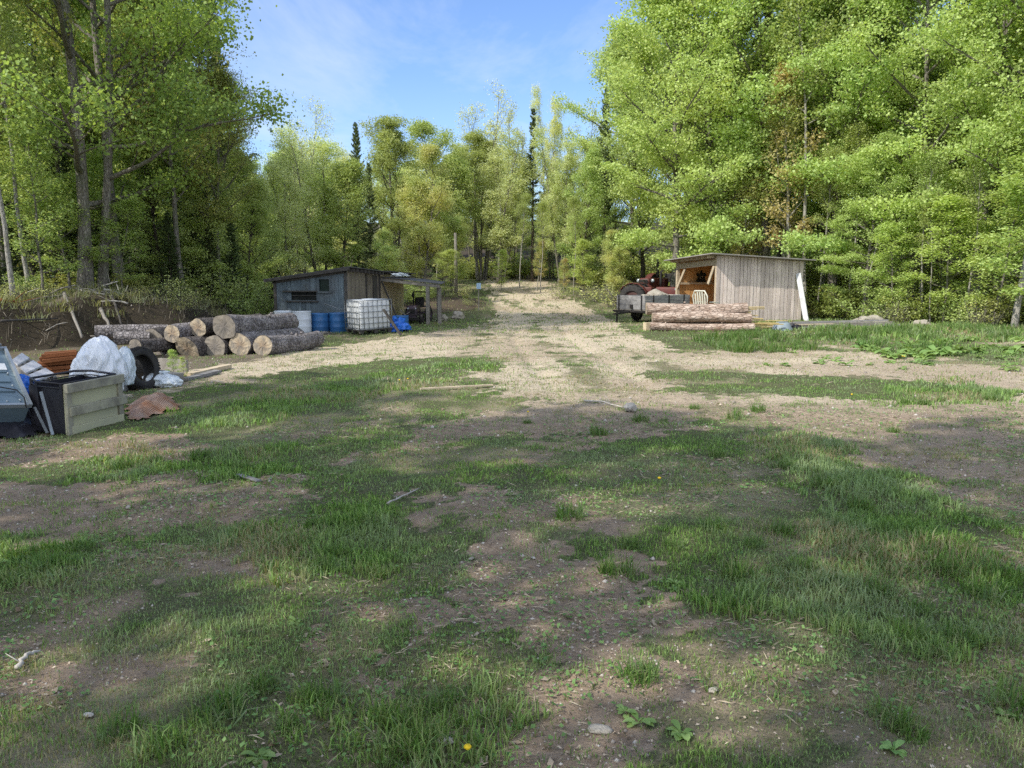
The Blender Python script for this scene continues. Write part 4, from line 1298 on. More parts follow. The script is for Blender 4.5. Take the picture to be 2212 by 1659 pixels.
# ================================================================== weathered shed at the left
def left_shed():
    rr = random.Random(3)
    yaw = R(-10)
    Bx, By = -5.5, 26.0
    e = empty('weathered_shed', (Bx, By, gz(Bx, By)), (0, 0, yaw), 'weathered blue-grey board shed with dark slanted roof and open lean-to', 'shed')
    W = 2.62; D1 = 3.15; D2 = 6.0
    hl, hr = 1.66, 2.02

    # front wall with openings: boards above / below / beside them
    mb = MB()
    wx0, wx1, wz0, wz1 = -.98, -.62, 1.28, 1.66      # small window
    sx0, sx1, sz0, sz1 = -2.00, -1.10, .97, 1.24      # low slot
    top = lambda x: hl + (hr - hl) * (x + W) / W
    x = -W
    while x < -.02:
        ww = min(rr.uniform(.13, .19), -x)
        for xe in (wx0, wx1, sx0, sx1):
            if x + .02 < xe < x + ww: ww = xe - x
        xm = x + ww / 2
        segs = [(0.02, top(xm))]
        if wx0 < xm < wx1: segs = [(0.02, wz0), (wz1, top(xm))]
        if sx0 < xm < sx1: segs = [(0.02, sz0), (sz1, top(xm))]
        for z0, z1 in segs:
            o = rr.uniform(-.005, .005)
            mb.box((xm, o, (z0 + z1) / 2), (ww - .006, .024, z1 - z0))
        x += ww
    rnd_attr(mb.build('front_wall', W_old, e))
    mb = MB()
    mb.box((-W + .05, -.03, hl / 2), (.10, .03, hl - .02)); mb.box((-.045, -.03, hr / 2), (.09, .03, hr - .02))
    mb.bar((-W - .02, -.03, hl - .07), (0, -.03, hr - .07), .03, .14)
    rnd_attr(mb.build('corner_trim', W_dark, e))
    # window
    mb = MB()
    xm = (wx0 + wx1) / 2
    for a in (wx0 - .03, wx1 + .03): mb.box((a, -.028, (wz0 + wz1) / 2), (.06, .03, wz1 - wz0 + .10))
    mb.box((xm, -.03, wz1 + .04), (wx1 - wx0 + .13, .035, .06)); mb.box((xm, -.032, wz0 - .04), (wx1 - wx0 + .20, .05, .06))
    wn = mb.build('window', W_old, e)
    MB().box((xm, .03, (wz0 + wz1) / 2), (wx1 - wx0, .01, wz1 - wz0)).build('pane', M_glass, wn)
    mb = MB(); xm = (sx0 + sx1) / 2
    mb.box((xm, .05, (sz0 + sz1) / 2), (sx1 - sx0, .012, sz1 - sz0))  # panel painted near-black for the shade inside the slot
    sl = mb.build('slot_opening', M_dark, e)
    mb = MB()
    mb.box((xm - .1, -.06, sz1 + .03), (sx1 - sx0 + .34, .10, .045)); mb.box((xm - .05, -.05, sz0 - .04), (sx1 - sx0 + .25, .08, .045))
    mb.box((xm, .012, (sz0 + sz1) / 2 + .02), (sx1 - sx0, .012, .03))
    mb.build('ledge', W_dark, sl)
    # side walls
    z0 = lambda t: .02
    mb = MB(); boards(mb, (0, .02), (0, D1), z0, lambda t: hr - .10 * t, .17, rr=rr)
    rnd_attr(mb.build('side_wall', W_oldside, e))
    mb = MB(); boards(mb, (.012, D1 + .01), (.012, D2), z0, lambda t: 1.86 - .06 * t, .16, rr=rr)
    rnd_attr(mb.build('annex_wall', W_tan, e))
    mb = MB(); mb.box((.03, 1.72, .95), (.03, .07, 1.8)); mb.box((.03, D1 - .05, .95), (.035, .12, 1.82)); mb.box((.032, D1 - .55, .93), (.03, .40, 1.75))
    mb.build('side_door', W_dark, e)
    mb = MB(); boards(mb, (-W, .02), (-W, D2), z0, lambda t: hl, .2, rr=rr); boards(mb, (-W, D2), (0, D2), z0, lambda t: hl + .15 * t, .2, rr=rr)
    rnd_attr(mb.build('rear_wall', W_oldside, e))
    # roofs
    o = .14
    mb = MB()
    sl_ = (hr - hl) / W
    slab(mb, [(-W - .28, -.22, hl + .05 - .28 * sl_), (.20, -.22, hr + .05 + .2 * sl_), (.24, D1 + .05, hr - .05), (-W - .28, D1 + .05, hl - .05)], .035)
    mb.box((-1.3, D1 / 2, 0), (.01, .01, .01))
    rf = mb.build('roof', M_tin, e)
    mb = MB()
    mb.bar((-W - .26, -.20, hl - .045), (.18, -.20, hr + .0), .03, .10)
    mb.build('fascia', W_dark, rf)
    for k in range(9): MB().box((.12, .1 + k * .36, hr - .03 - .1 * (k * .36 / D1) - .02), (.24, .05, .09)).build('rafter', W_dark, rf)
    mb = MB()
    slab(mb, [(-W - .1, D1 + .08, hl + .02), (.36, D1 + .08, 1.98), (.50, D2 + .15, 1.90), (-W - .1, D2 + .15, hl - .05)], .03)
    r2 = mb.build('annex_roof', M_tin, e)
    for k in range(8): MB().box((.22, D1 + .2 + k * .36, 1.92 - .02 * k * .36), (.34, .05, .08)).build('rafter', W_dark, r2)
    # lean-to
    lz = 1.66; ex = 2.32
    mb = MB(); slab(mb, [(.06, D1 - .05, lz + .10), (ex + .1, D1 - .05, 1.50), (1.75, D2 + .1, 1.57), (.06, D2 + .1, lz + .10)], .02)
    mb.build('lean_to_roof', M_tin, e)
    MB().bar((.04, D1 + .02, lz), (ex, D1 + .02, 1.41), .06, .11).build('lean_to_beam', W_grey, e)
    for (px_, py_) in ((1.86, D1 + .02), (2.22, D1 + .35), (1.5, D2 - .05)):
        zt = 1.36 if px_ > 2 else 1.40
        MB().box((px_, py_, zt / 2), (.12, .12, zt)).build('post', W_grey, e)
    MB().bar((.10, D1 - .02, 1.58), (.85, D1 - .30, .05), .035, .05).build('brace', W_dark, e)
    # debris on the lean-to roof
    return e


left_shed()


def local_shed(x, y, z=0):
    M = Matrix.Translation((-5.5, 26.0, gz(-5.5, 26))) @ Matrix.Rotation(R(-10), 4, 'Z')
    return M @ Vector((x, y, z))


# crumpled scrap on the roof
def crumple(name, size, mats, label, cat, loc, rot=(0, 0, 0), seed=1, amp=.35, sub=4, flat=.35, freq=2.5, smooth=True, group=None, sag=0.0):
    from mathutils import noise as mn
    bm = bmesh.new(); bmesh.ops.create_icosphere(bm, subdivisions=sub, radius=1)
    for v in bm.verts:
        c = v.co.copy()
        n = mn.fractal(c * freq + Vector((seed * 3.1, seed, 0)), 1, 2, 4)
        n2 = abs(mn.noise(c * freq * 2.2 + Vector((seed, 7, 3))))
        k = 1 + amp * n - amp * .5 * n2
        v.co = c * k
        if v.co.z < 0: v.co.z *= flat
        v.co.z += sag * (1 - v.co.x ** 2 - v.co.y ** 2)
        v.co.x *= size[0]; v.co.y *= size[1]; v.co.z *= size[2]
    mb = MB(); mb.addbm(bm, 0, smooth)
    o = mb.build(name, mats)
    o.location = loc; o.rotation_euler = rot
    return tag(o, label, cat, group)


lp = local_shed(.75, 3.35, 1.80)
crumple('plastic_sheet', (.30, .16, .10), M_bag2, 'crumpled white plastic on the lean-to roof', 'plastic sheet', lp, seed=4, amp=.6)


# ------------------------------------------------------------------ ride-on tractor under the lean-to
def wheel(parent, loc, r, w, name='wheel', axis='X', lugs=16, rim=M_redp, yaw=0, tyre_mat=None):
    we = empty(name, loc, (0, 0, yaw)); we.parent = parent
    # axle along local X
    mb = MB(); pr = [(r * .58, -w / 2), (r * .86, -w / 2 * 1.02), (r * .97, -w * .36), (r, -w * .15), (r, w * .15), (r * .97, w * .36), (r * .86, w / 2 * 1.02), (r * .58, w / 2), (r * .56, 0), (r * .58, -w / 2)]
    M = Matrix.Rotation(PI / 2, 4, 'Y')
    mb.lathe(pr, 28, 0, M, True, cap=False)
    for k in range(lugs):
        a = 2 * PI * k / lugs
        for s in (-1, 1):
            mb.box((s * w * .22, math.cos(a + s * .08) * r * .985, math.sin(a + s * .08) * r * .985), (w * .46, r * .075, r * .07), (a + s * .08, 0, s * .45))
    mb.build('tyre', tyre_mat or M_rubber, we)
    if rim is not None:
        mb = MB(); mb.lathe([(0.0, w * .10), (r * .15, w * .14), (r * .2, w * .02), (r * .5, -w * .05), (r * .56, w * .38), (r * .6, w * .40), (r * .58, -w * .4), (r * .3, -w * .12), (0.0, -w * .12)], 20, 0, M, True, cap=False)
        mb.build('rim', rim, we)
    return we


def small_tractor():
    c = local_shed(1.16, 3.95)
    e = empty('garden_tractor', (c.x, c.y, gz(c.x, c.y)), (0, 0, R(-6)), 'small dark plum garden tractor parked facing out under the lean-to', 'tractor')
    # front looks towards -Y
    mb = MB()
    mb.box((0, -.35, .56), (.40, .70, .26), bev=.05, taper=.82)
    mb.box((0, -.68, .48), (.36, .06, .30), bev=.02)
    mb.build('hood', M_purp, e)
    mb = MB(); mb.box((0, -.715, .47), (.24, .02, .18), bev=.008)
    for k in range(5): mb.box((0, -.728, .41 + k * .03), (.22, .012, .008))
    mb.build('grille', M_black, e)
    for s in (-1, 1):
        M = Matrix.Translation((s * .145, -.71, .58)) @ Matrix.Rotation(PI / 2, 4, 'X')
        MB().lathe([(0, .012), (.03, .01), (.035, 0), (.035, -.03)], 12, 0, M).build('headlight', M_trim, e)
    mb = MB(); mb.box((0, .1, .34), (.34, 1.1, .10)); mb.box((0, -.72, .26), (.42, .06, .12)); mb.box((0, .35, .40), (.62, .5, .05), bev=.02)
    for s in (-1, 1): mb.box((s * .34, .45, .62), (.20, .55, .05), (.0, s * .1, 0), bev=.02)
    mb.build('chassis', M_purp, e)
    mb = MB(); mb.box((0, .45, .62), (.36, .36, .08), bev=.03); mb.box((0, .63, .80), (.36, .07, .34), (-.15, 0, 0), bev=.03)
    mb.build('seat', M_black, e)
    mb = MB(); mb.tube([(.15 * math.cos(a), .08 + .12 * math.sin(a), .86 + .06 * math.sin(a)) for a in [k * PI / 8 for k in range(16)]], .012, 6, closed=True); mb.tube([(0, -.05, .62), (0, .08, .86)], .012, 6); mb.box((0, .08, .86), (.28, .02, .01))
    mb.build('steering_wheel', M_black, e)
    for s in (-1, 1):
        wheel(e, (s * .33, -.52, .19), .19, .14, lugs=12, rim=M_purp); wheel(e, (s * .38, .5, .29), .29, .22, lugs=14, rim=M_purp)
    mb = MB()
    for s in (-1, 1):
        mb.box((s * .26, .72, .78), (.045, .045, .80)); mb.tube([(s * .30, -.70, .18), (s * .30, -.80, .36), (s * .12, -.80, .52)], .014, 6)
    mb.box((0, .72, 1.17), (.56, .05, .05)); mb.box((0, -.86, .20), (.62, .05, .12), (.2, 0, 0), bev=.01); mb.box((0, -.8, .34), (.6, .03, .03)); mb.box((-.26, .66, 1.04), (.10, .06, .16), bev=.01)
    mb.build('roll_bar', M_black, e)
    mb = MB()
    for a, b in (((-.36, -.86, .26), (-.05, -.78, .46)), ((-.42, -.8, .52), (-.12, -.86, .26))): mb.bar(a, b, .035, .02)
    mb.build('linkage', W_grey, e)


small_tractor()


# ------------------------------------------------------------------ drums, tote, tarp in front of the shed
def drum(px, ytop, Yd, mat, label, group, r=.29, h=.9, tilt=(0, 0, 0), open_=True):
    p = at(px, 690, Yd)
    top = at(px, ytop, Yd).z
    z = gz(p.x, Yd)
    h = max(.4, top - z)
    mb = MB()
    prof = [(r * .93, 0), (r * .98, .02), (r, .05)]
    for zz in (.30, .62):
        prof += [(r, h * zz - .02), (r * 1.025, h * zz), (r, h * zz + .02)]
    prof += [(r, h - .05), (r * 1.02, h - .03), (r * 1.02, h), (r * .96, h), (r * .95, h - .06)]
    prof += [(r * .93, .05), (0, .04)] if open_ else [(0, h - .05)]
    mb.lathe(prof, 28, 0, None, True, cap=False)
    o = mb.build('plastic_drum', mat)
    o.location = (p.x, Yd, z - .01); o.rotation_euler = (tilt[0], tilt[1], random.random() * 6)
    tag(o, label, 'drum', group)
    return o


drum(611, 671, 24.6, M_barrelw, 'white plastic drum, left of the pair by the shed', 'plastic drums in front of the weathered shed', .27, tilt=(.0, .03, 0))
drum(652, 671, 24.3, M_barrelw, 'white plastic drum standing between the other white drum and the blue drums', 'plastic drums in front of the weathered shed', .29, tilt=(0, -.04, 0))
drum(690, 676, 24.8, M_barrelb, 'blue plastic drum right beside the white drums', 'plastic drums in front of the weathered shed', .29)
drum(730, 675, 25.0, M_barrelb, 'blue plastic drum half hidden by the caged white tote', 'plastic drums in front of the weathered shed', .30)
drum(866, 681, 26.3, M_barrelb, 'blue plastic drum right of the caged white tote', 'plastic drums in front of the weathered shed', .26)
p = at(859, 706, 24.9); crumple('blue_tarp', (.34, .30, .30), M_tarp, 'crumpled bright blue tarpaulin beside the caged tote', 'tarp', (p.x, p.y, gz(p.x, p.y) + .12), seed=9, amp=.7, sub=4, freq=2.0)
p = at(700, 712, 24.1); crumple('weed_clump', (.3, .2, .08), W_grey, 'low heap of rotten sticks before the blue drums', 'debris', (p.x, p.y, gz(p.x, p.y)), seed=12, amp=.7)


def tote():
    p = at(748, 700, 24.3); corner = at(800, 700, 23.7)
    yaw = R(23)
    # left face runs to the corner at the middle, right face recedes
    Wd, Dp, Hh = 1.12, .95, 1.0
    cx, cy = -4.48, 24.25
    z = gz(cx, cy) + .06
    e = empty('caged_tote', (cx, cy, z), (R(0), R(-1.5), R(38)), 'white plastic tote in a steel wire cage before the weathered shed', 'tote')
    mb = MB(); mb.box((0, 0, .56), (Wd - .07, Dp - .07, .90), bev=.07); mb.box((0, 0, 1.015), (.28, .28, .04), bev=.015)
    mb.build('bottle', M_tote, e)
    mb = MB(); x, y = Wd / 2, Dp / 2
    for k in range(6):
        zz = .12 + k * .175
        pts = [(-x, -y, zz), (x, -y, zz), (x, y, zz), (-x, y, zz)]
        for i in range(4): mb.tube([pts[i], pts[(i + 1) % 4]], .011 if k not in (0, 5) else .016, 6)
    for k in range(8):
        a = -x + 2 * x * k / 7
        for s in (-1, 1): mb.tube([(a, s * (y + .006), .1), (a, s * (y + .006), 1.0)], .010, 6)
    for k in range(7):
        a = -y + 2 * y * k / 6
        for s in (-1, 1): mb.tube([(s * (x + .006), a, .1), (s * (x + .006), a, 1.0)], .010, 6)
    mb.build('cage', M_steel, e)
    mb = MB(); mb.box((0, 0, .09), (Wd, Dp, .03))
    for a in (-x + .08, 0, x - .08):
        for b in (-y + .06, 0, y - .06): mb.box((a, b, .035), (.12, .10, .09))
    mb.build('pallet', W_dark, e)


tote()
mb = MB(); a = at(828, 668, 23.4); b = at(866, 706, 23.3); b.z = gz(b.x, b.y) + .02
mb.bar(a, b, .05, .07); tag(mb.build('timber_prop', W_dark), 'dark square timber leaning down against the tote', 'timber')
mb = MB(); a = at(700, 656, 25.2); b = at(735, 670, 25.1); c = at(752, 664, 24.9)
mb.tube([a, a.lerp(b, .5) + Vector((0, 0, .02)), b, c], .015, 6); tag(mb.build('bent_pipe', M_steel), 'thin bent pipe lying over the blue drums', 'pipe')


# ================================================================== the log pile at the left
def log(px, py, Yd, rpx, L, u=(.16, .987), cut=C_grey, bark=Bk_old, label='', tilt=0.0, seed=0, group='logs in the big pile at the left', cut_tilt=0.0, sink=None):
    p = at(px, py, Yd)
    r = rpx / F * Yd * 1.04
    yaw = math.atan2(-u[0], u[1])
    e = empty('cut_log', p, (R(tilt), 0, yaw), label, 'log', group)
    rr = random.Random(seed)
    mb = MB(); n = 24; m = 12
    amp = [rr.uniform(-.045, .045) for _ in range(6)]; ph = [rr.random() * 6 for _ in range(6)]
    def rad(a, t):
        return r * (1 - .10 * t + sum(amp[k] * math.sin((k + 1.5 if k % 2 else k + 2) // 1 * a + ph[k] + t * (k % 3)) for k in range(6)) * .8 + .02 * math.sin(t * 9 + ph[0]))
    vs = []; fs = []
    bow = rr.uniform(-.03, .03) * L; bz = rr.uniform(-.018, .018) * L
    for i in range(m + 1):
        t = i / m
        for k in range(n):
            a = 2 * PI * k / n
            q = rad(a, t) * (1 + rr.gauss(0, .012))
            vs.append((q * math.cos(a) + bow * math.sin(t * PI), t * L + cut_tilt * math.sin(a) * r * (1 - t) + .0, q * math.sin(a) + bz * math.sin(t * PI)))
    for i in range(m):
        for k in range(n):
            k2 = (k + 1) % n
            fs.append((i * n + k, i * n + k2, (i + 1) * n + k2, (i + 1) * n + k))
    mb.add(vs, fs, 0, True)
    for _ in range(5):   # knots
        a = rr.random() * 6.28; t = rr.uniform(.1, .9); q = rad(a, t)
        mb.tube([(q * .9 * math.cos(a), t * L, q * .9 * math.sin(a)), (q * 1.1 * math.cos(a), t * L + .01, q * 1.1 * math.sin(a))], [.035 * r / .2, .025 * r / .2], 7)
    mb.build('bark', bark, e)
    for end in (0, 1):
        mb = MB(); t = end
        ring = [(rad(2 * PI * k / n, t) * .985 * math.cos(2 * PI * k / n), t * L + (cut_tilt * math.sin(2 * PI * k / n) * r if not end else 0) + (.002 if end else -.002), rad(2 * PI * k / n, t) * .985 * math.sin(2 * PI * k / n)) for k in range(n)]
        vs = [(0, t * L + (.004 if end else -.004), 0)]; fs = []
        for q in (.35, .7, 1.0):
            for (x, y, z) in ring: vs.append((x * q, t * L + (y - t * L) * q + (rr.gauss(0, .004)), z * q))
        for k in range(n): fs.append((0, 1 + k, 1 + (k + 1) % n))
        for j in range(2):
            for k in range(n):
                k2 = (k + 1) % n
                fs.append((1 + j * n + k, 1 + (j + 1) * n + k, 1 + (j + 1) * n + k2, 1 + j * n + k2))
        mb.add(vs, fs, 0, False)
        mb.build('cut_end', cut, e)
    return e


log(567.5, 747, 17.0, 22.0, 2.9, cut=C_fresh, label='long grey-barked log at the front right corner of the pile', seed=1, tilt=-1.5)
log(518, 745, 17.1, 24.5, 3.0, cut=C_fresh, label='ground-row log with two-tone end, second from the right', seed=2, bark=Bk_old, tilt=-1)
log(463.5, 749, 17.1, 24.0, 3.0, cut=C_grey, label='ground-row log with dark grey end between two brighter ones', seed=3, bark=Bk_dark, tilt=-1)
log(404, 753, 16.9, 27.0, 3.0, u=(.30, .95), cut=C_fresh, label='ground-row log with slanting splintered tan end', seed=4, bark=Bk_dark, cut_tilt=-.5)
log(484, 706, 17.1, 26.0, 3.3, cut=C_grey, label='thickest log, topmost of the pile, with split grey end', seed=5, bark=Bk_old, tilt=-1.5, cut_tilt=-.15)
log(427, 708.5, 17.3, 19.0, 2.9, cut=C_fresh, label='top-row log with clean round tan end left of the thickest log', seed=6, bark=Bk_dark)
log(371, 721, 16.9, 18.5, 2.8, u=(.20, .98), cut=C_fresh, label='top-row log with half-lit pale end at the left of the pile', seed=7, bark=Bk_old)
log(327, 733, 17.2, 22.5, 1.5, u=(.0, 1), cut=C_grey, label='dark log with ringed grey end left of the half-lit one', seed=8, bark=Bk_dark)
log(338, 772, 17.0, 19.0, 2.4, u=(.2, .97), cut=C_grey, label='shadowed bottom log below the ringed grey end', seed=9, bark=Bk_dark)
log(292, 748, 16.2, 15.5, 2.0, u=(.2, .98), cut=C_grey, label='thin dark log under the long lying logs behind the white bag', seed=10, bark=Bk_dark)
log(206, 718, 17.9, 14.5, 1.55, u=(.93, .36), cut=C_grey, label='grey log lying crosswise at the far left of the pile', seed=11, bark=Bk_old)
log(247, 731, 16.9, 14.5, .72, u=(.95, .3), cut=C_grey, label='grey log lying crosswise just in front of the far left one', seed=12, bark=Bk_old)
log(428, 786, 15.9, 8.5, 2.05, u=(.985, .17), cut=C_fresh, label='thin reddish log lying on the ground before the pile', seed=13, bark=Bk_spruce, tilt=0)

# ================================================================== the three (and more) logs at the right
G2 = 'peeled-looking reddish logs stacked in front of the plank shed'
log(1396, 666.5, 24.9, 13.2, 3.2, u=(.998, -.02), cut=C_fresh, bark=Bk_spruce, label='uppermost reddish log of the low stack before the plank shed', seed=21, group=G2)
log(1409, 687.5, 24.6, 10.4, 3.12, u=(.998, -.02), cut=C_fresh, bark=Bk_spruce, label='middle reddish log of the low stack before the plank shed', seed=22, group=G2)
log(1404, 705, 24.5, 9.0, 3.25, u=(.998, -.05), cut=C_fresh, bark=Bk_spruce, label='lowest reddish log of the stack, lying in the grass', seed=23, group=G2)
log(1412, 700, 25.0, 11, 2.9, u=(.998, -.02), cut=C_fresh, bark=Bk_spruce, label='reddish log half hidden behind the front logs of the low stack', seed=24, group=G2)
mb = MB(); p = at(1399, 703, 25.0); mb.box((p.x, p.y, gz(p.x, p.y) + .12), (.22, .22, .30), (0, 0, .3), bev=.01)
rnd_attr(tag(mb.build('wood_block', W_tan), 'short cut block supporting the left end of the low log stack', 'wood block'))

# the yellow laths at the log ends
rr = random.Random(8)
for i in range(15):
    y0 = 24.75 + rr.uniform(-.12, .35)
    a = at(1600, 664 + i * 2.9, y0); 
    a.z = max(a.z, gz(a.x, a.y) + .03)
    L = rr.uniform(.30, .75) if i < 10 else rr.uniform(.8, 1.6)
    b = a + Vector((L, rr.uniform(-.1, .15), rr.uniform(-.10, .06) * (1 if i < 10 else .4))); a = a - Vector((.5, 0, 0))
    b.z = max(b.z, gz(b.x, b.y) + .02)
    o = MB().bar(a, b, .045, .022, roll=rr.uniform(-.3, .3)).build('wooden_lath', W_yellow)
    tag(o, 'fresh yellow lath sticking out of the bundle beside the reddish logs', 'lath', 'yellow laths at the end of the reddish logs')
for i in range(5):
    a = at(1640 + i * 6, 704 + (i % 3) * 2, 26.2 - .2 * i); b = a + Vector((2.2 + .3 * i, .35, 0)); a.z = gz(a.x, a.y) + .10 + .04 * (i % 3); b.z = gz(b.x, b.y) + .12 + .03 * (i % 3)
    o = MB().bar(a, b, .10, .03).build('wooden_board', W_yellow if i < 2 else W_beam)
    tag(o, ['long fresh board lying before the plank wall, nearest the laths', 'second long fresh board before the plank wall', 'pale long board before the plank wall, under the fresh ones', 'pale long board nearest the plank wall', 'pale long board ending by the leaning white board'][i], 'board')


# ================================================================== plank shed at the right
def right_shed():
    rr = random.Random(12)
    yaw = R(16.0)
    ox, oy = 7.98, 30.5
    z = gz(ox + 1.5, oy + 1) - .02
    e = empty('plank_shed', (ox, oy, z), (0, 0, yaw), 'plank shed with open left side and orange wood inside', 'shed')
    W = 3.95; D = 3.3
    h0, h1 = 2.60, 2.40     # front wall: left, right
    hb0, hb1 = 2.46, 2.30
    fl = lambda t: .02
    mb = MB(); boards(mb, (0, 0), (W, 0), fl, lambda t: h0 + (h1 - h0) * t, .18, jit=.02, rr=rr, gap=.018)
    rnd_attr(mb.build('plank_wall', W_plank, e))
    MB().box((W / 2, .045, h1 / 2 - .03), (W - .1, .02, h1 - .12)).build('gap_shade_sheet', M_dark, e)  # added near-black sheet, paints the shade in the gaps between boards
    mb = MB(); boards(mb, (W, .02), (W, D), fl, lambda t: h1 + (hb1 - h1) * t, .2, rr=rr)
    rnd_attr(mb.build('right_wall', W_plank, e))
    mb = MB(); boards(mb, (W - .04, .06), (W - .04, D - .06), fl, lambda t: h1 - .04 + (hb1 - h1) * t, .2, rr=rr); boards(mb, (.1, D - .04), (W - .05, D - .04), fl, lambda t: hb0 - .04 + (hb1 - hb0) * t, .2, rr=rr)
    rnd_attr(mb.build('inner_boards', W_orange, e))
    mb = MB(); boards(mb, (0, D), (W, D), fl, lambda t: hb0 + (hb1 - hb0) * t, .2, rr=rr)
    rnd_attr(mb.build('back_wall', W_plank, e))
    mb = MB(); mb.box((W - .10, D / 2, 1.50), (.08, D - .15, .09)); mb.box((W / 2, D - .10, 1.50), (W - .15, .08, .09)); mb.box((W / 2, .06, 1.50), (W - .2, .08, .09))
    mb.build('inner_rail', W_beam, e)
    rnd_attr(MB().box((W / 2, D / 2, .07), (W - .12, D - .12, .10)).build('floor_deck', W_orange, e))
    # open side
    mb = MB()
    mb.box((.06, .06, h0 / 2), (.12, .10, h0 - .02)); mb.build('post', W_beam, e)
    MB().box((.06, D - .07, hb0 / 2), (.13, .13, hb0 - .02)).build('post', W_beam, e)
    mb = MB(); mb.bar((.04, .10, h0 - .26), (.04, D - .10, hb0 - .24), .06, .22); mb.build('header_beam', W_beam, e)
    for a, b in (((.02, .20, h0 - .38), (-.02, .55, h0 - 1.10)), ((.02, D - .75, hb0 - .36), (.02, D - .12, hb0 - 1.15))):
        MB().bar(a, b, .05, .12).build('brace', W_beam, e)
    for k in range(8):
        y = .18 + k * (D - .3) / 7
        MB().bar((-.32, y, h0 - .03 + (hb0 - h0) * y / D - .0), (W + .12, y, h1 - .03 + (hb1 - h1) * y / D), .05, .10).build('rafter', W_beam, e)
    mb = MB(); slab(mb, [(-.45, -.42, h0 + .09), (W + .28, -.42, h1 + .06), (W + .28, D + .3, hb1 + .02), (-.45, D + .3, hb0 + .04)], .035)
    rnd = mb.build('roof', M_tinl, e)
    return e, Matrix.Translation((ox, oy, z)) @ Matrix.Rotation(yaw, 4, 'Z')


RS, RSM = right_shed()


def inside_right_shed():
    # dark silhouette plaque on the inner wall
    e = empty('wall_plaque', RSM @ Vector((1.16, 3.19, 1.56)), (0, 0, R(16)), 'black cut-out plaque hanging on the orange inner wall of the plank shed', 'plaque')
    e.scale = (.62, .62, .56)
    def disk(mb, x, z, r, y0=-.02, n=18, th=.02, sz=1): mb.prism([(x + r * math.cos(2 * PI * k / n), z + sz * r * math.sin(2 * PI * k / n)) for k in range(n)], th, 0, Matrix.Translation((0, y0, 0)))
    mb = MB(); mb.box((0, 0, .08), (.74, .03, .16), bev=.01); disk(mb, 0, .40, .26); disk(mb, 0, .62, .14, -.022)
    for s in (-1, 1): disk(mb, s * .28, .56, .11, -.018); mb.box((s * .2, -.005, .2), (.16, .025, .2), (0, s * .4, 0))
    mb.prism([(-.10, .7), (.1, .7), (0, .88)], .018, 0, Matrix.Translation((0, -.016, 0)))
    mb.build('silhouette', M_dark, e)
    mb = MB(); M = Matrix.Translation((0, -.03, .40)) @ Matrix.Rotation(PI / 2, 4, 'X')
    mb.tube([(.10 * math.cos(2 * PI * k / 16), -.03, .38 + .08 * math.sin(2 * PI * k / 16)) for k in range(16)], .012, 5, closed=True); mb.build('ring', W_beam, e)
    # chair
    cp = at(1530, 640, 27.6); ce = empty('garden_chair', (cp.x, cp.y, gz(cp.x, cp.y)), (0, 0, R(128)), 'cream plastic chair between the reddish logs and the open side of the plank shed', 'chair')
    ce.scale = (1.25, 1.25, 1.27)
    mb = MB()
    mb.box((0, 0, .43), (.44, .44, .035), (.05, 0, 0), bev=.012); mb.build('seat', M_chair, ce)
    mb = MB()
    pts = [(-.22, .42), (.22, .42), (.25, .85), (.17, .99), (-.17, .99), (-.25, .85)]
    Mb = Matrix.Translation((0, .20, 0)) @ Matrix.Rotation(-.18, 4, 'X')
    mb.tube([Mb @ Vector((x, .015, z)) for x, z in pts], .022, 7, closed=True)
    for k in range(5): mb.box(tuple(Mb @ Vector((-.16 + k * .08, .015, .70))), (.045, .014, .54 if 0 < k < 4 else .44), (-.18, 0, 0))
    mb.build('backrest', M_chair, ce)
    for sx in (-1, 1):
        for sy in (-1, 1): MB().tube([(sx * .19, sy * .18, .42), (sx * .24, sy * .23, 0)], [.022, .018], 8).build('leg', M_chair, ce)
        mb = MB(); mb.tube([(sx * .24, -.2, .44), (sx * .25, -.19, .64), (sx * .25, .02, .66), (sx * .24, .24, .66)], .016, 7); mb.build('armrest', M_chair, ce)
    # bench with a few boards
    be = empty('work_bench', RSM @ Vector((1.6, 2.55, .02)), (0, 0, R(16)), 'rough wooden bench inside the plank shed', 'bench')
    mb = MB(); mb.box((0, 0, .55), (2.4, .55, .05)); rnd_attr(mb.build('bench_top', W_orange, be))
    for sx in (-1.1, 1.1):
        for sy in (-.22, .22): MB().box((sx, sy, .26), (.08, .08, .53)).build('leg', W_beam, be)
    p = RSM @ Vector((.1, 1.9, .35))
    o = MB().bar(RSM @ Vector((.0, 2.3, .62)), RSM @ Vector((1.1, 1.4, .52)), .10, .03).build('loose_board', W_beam); tag(o, 'loose board lying slanted inside the open side of the plank shed', 'board')


inside_right_shed()

# the white board leaning on the right end of the plank wall
a = RSM @ Vector((3.60, -.17, 1.92)); b = RSM @ Vector((3.84, -.50, .02))
o = MB().bar(a, b, .045, .21, roll=.15).build('white_board', W_white); tag(o, 'long white painted board leaning on the right end of the plank wall', 'board')

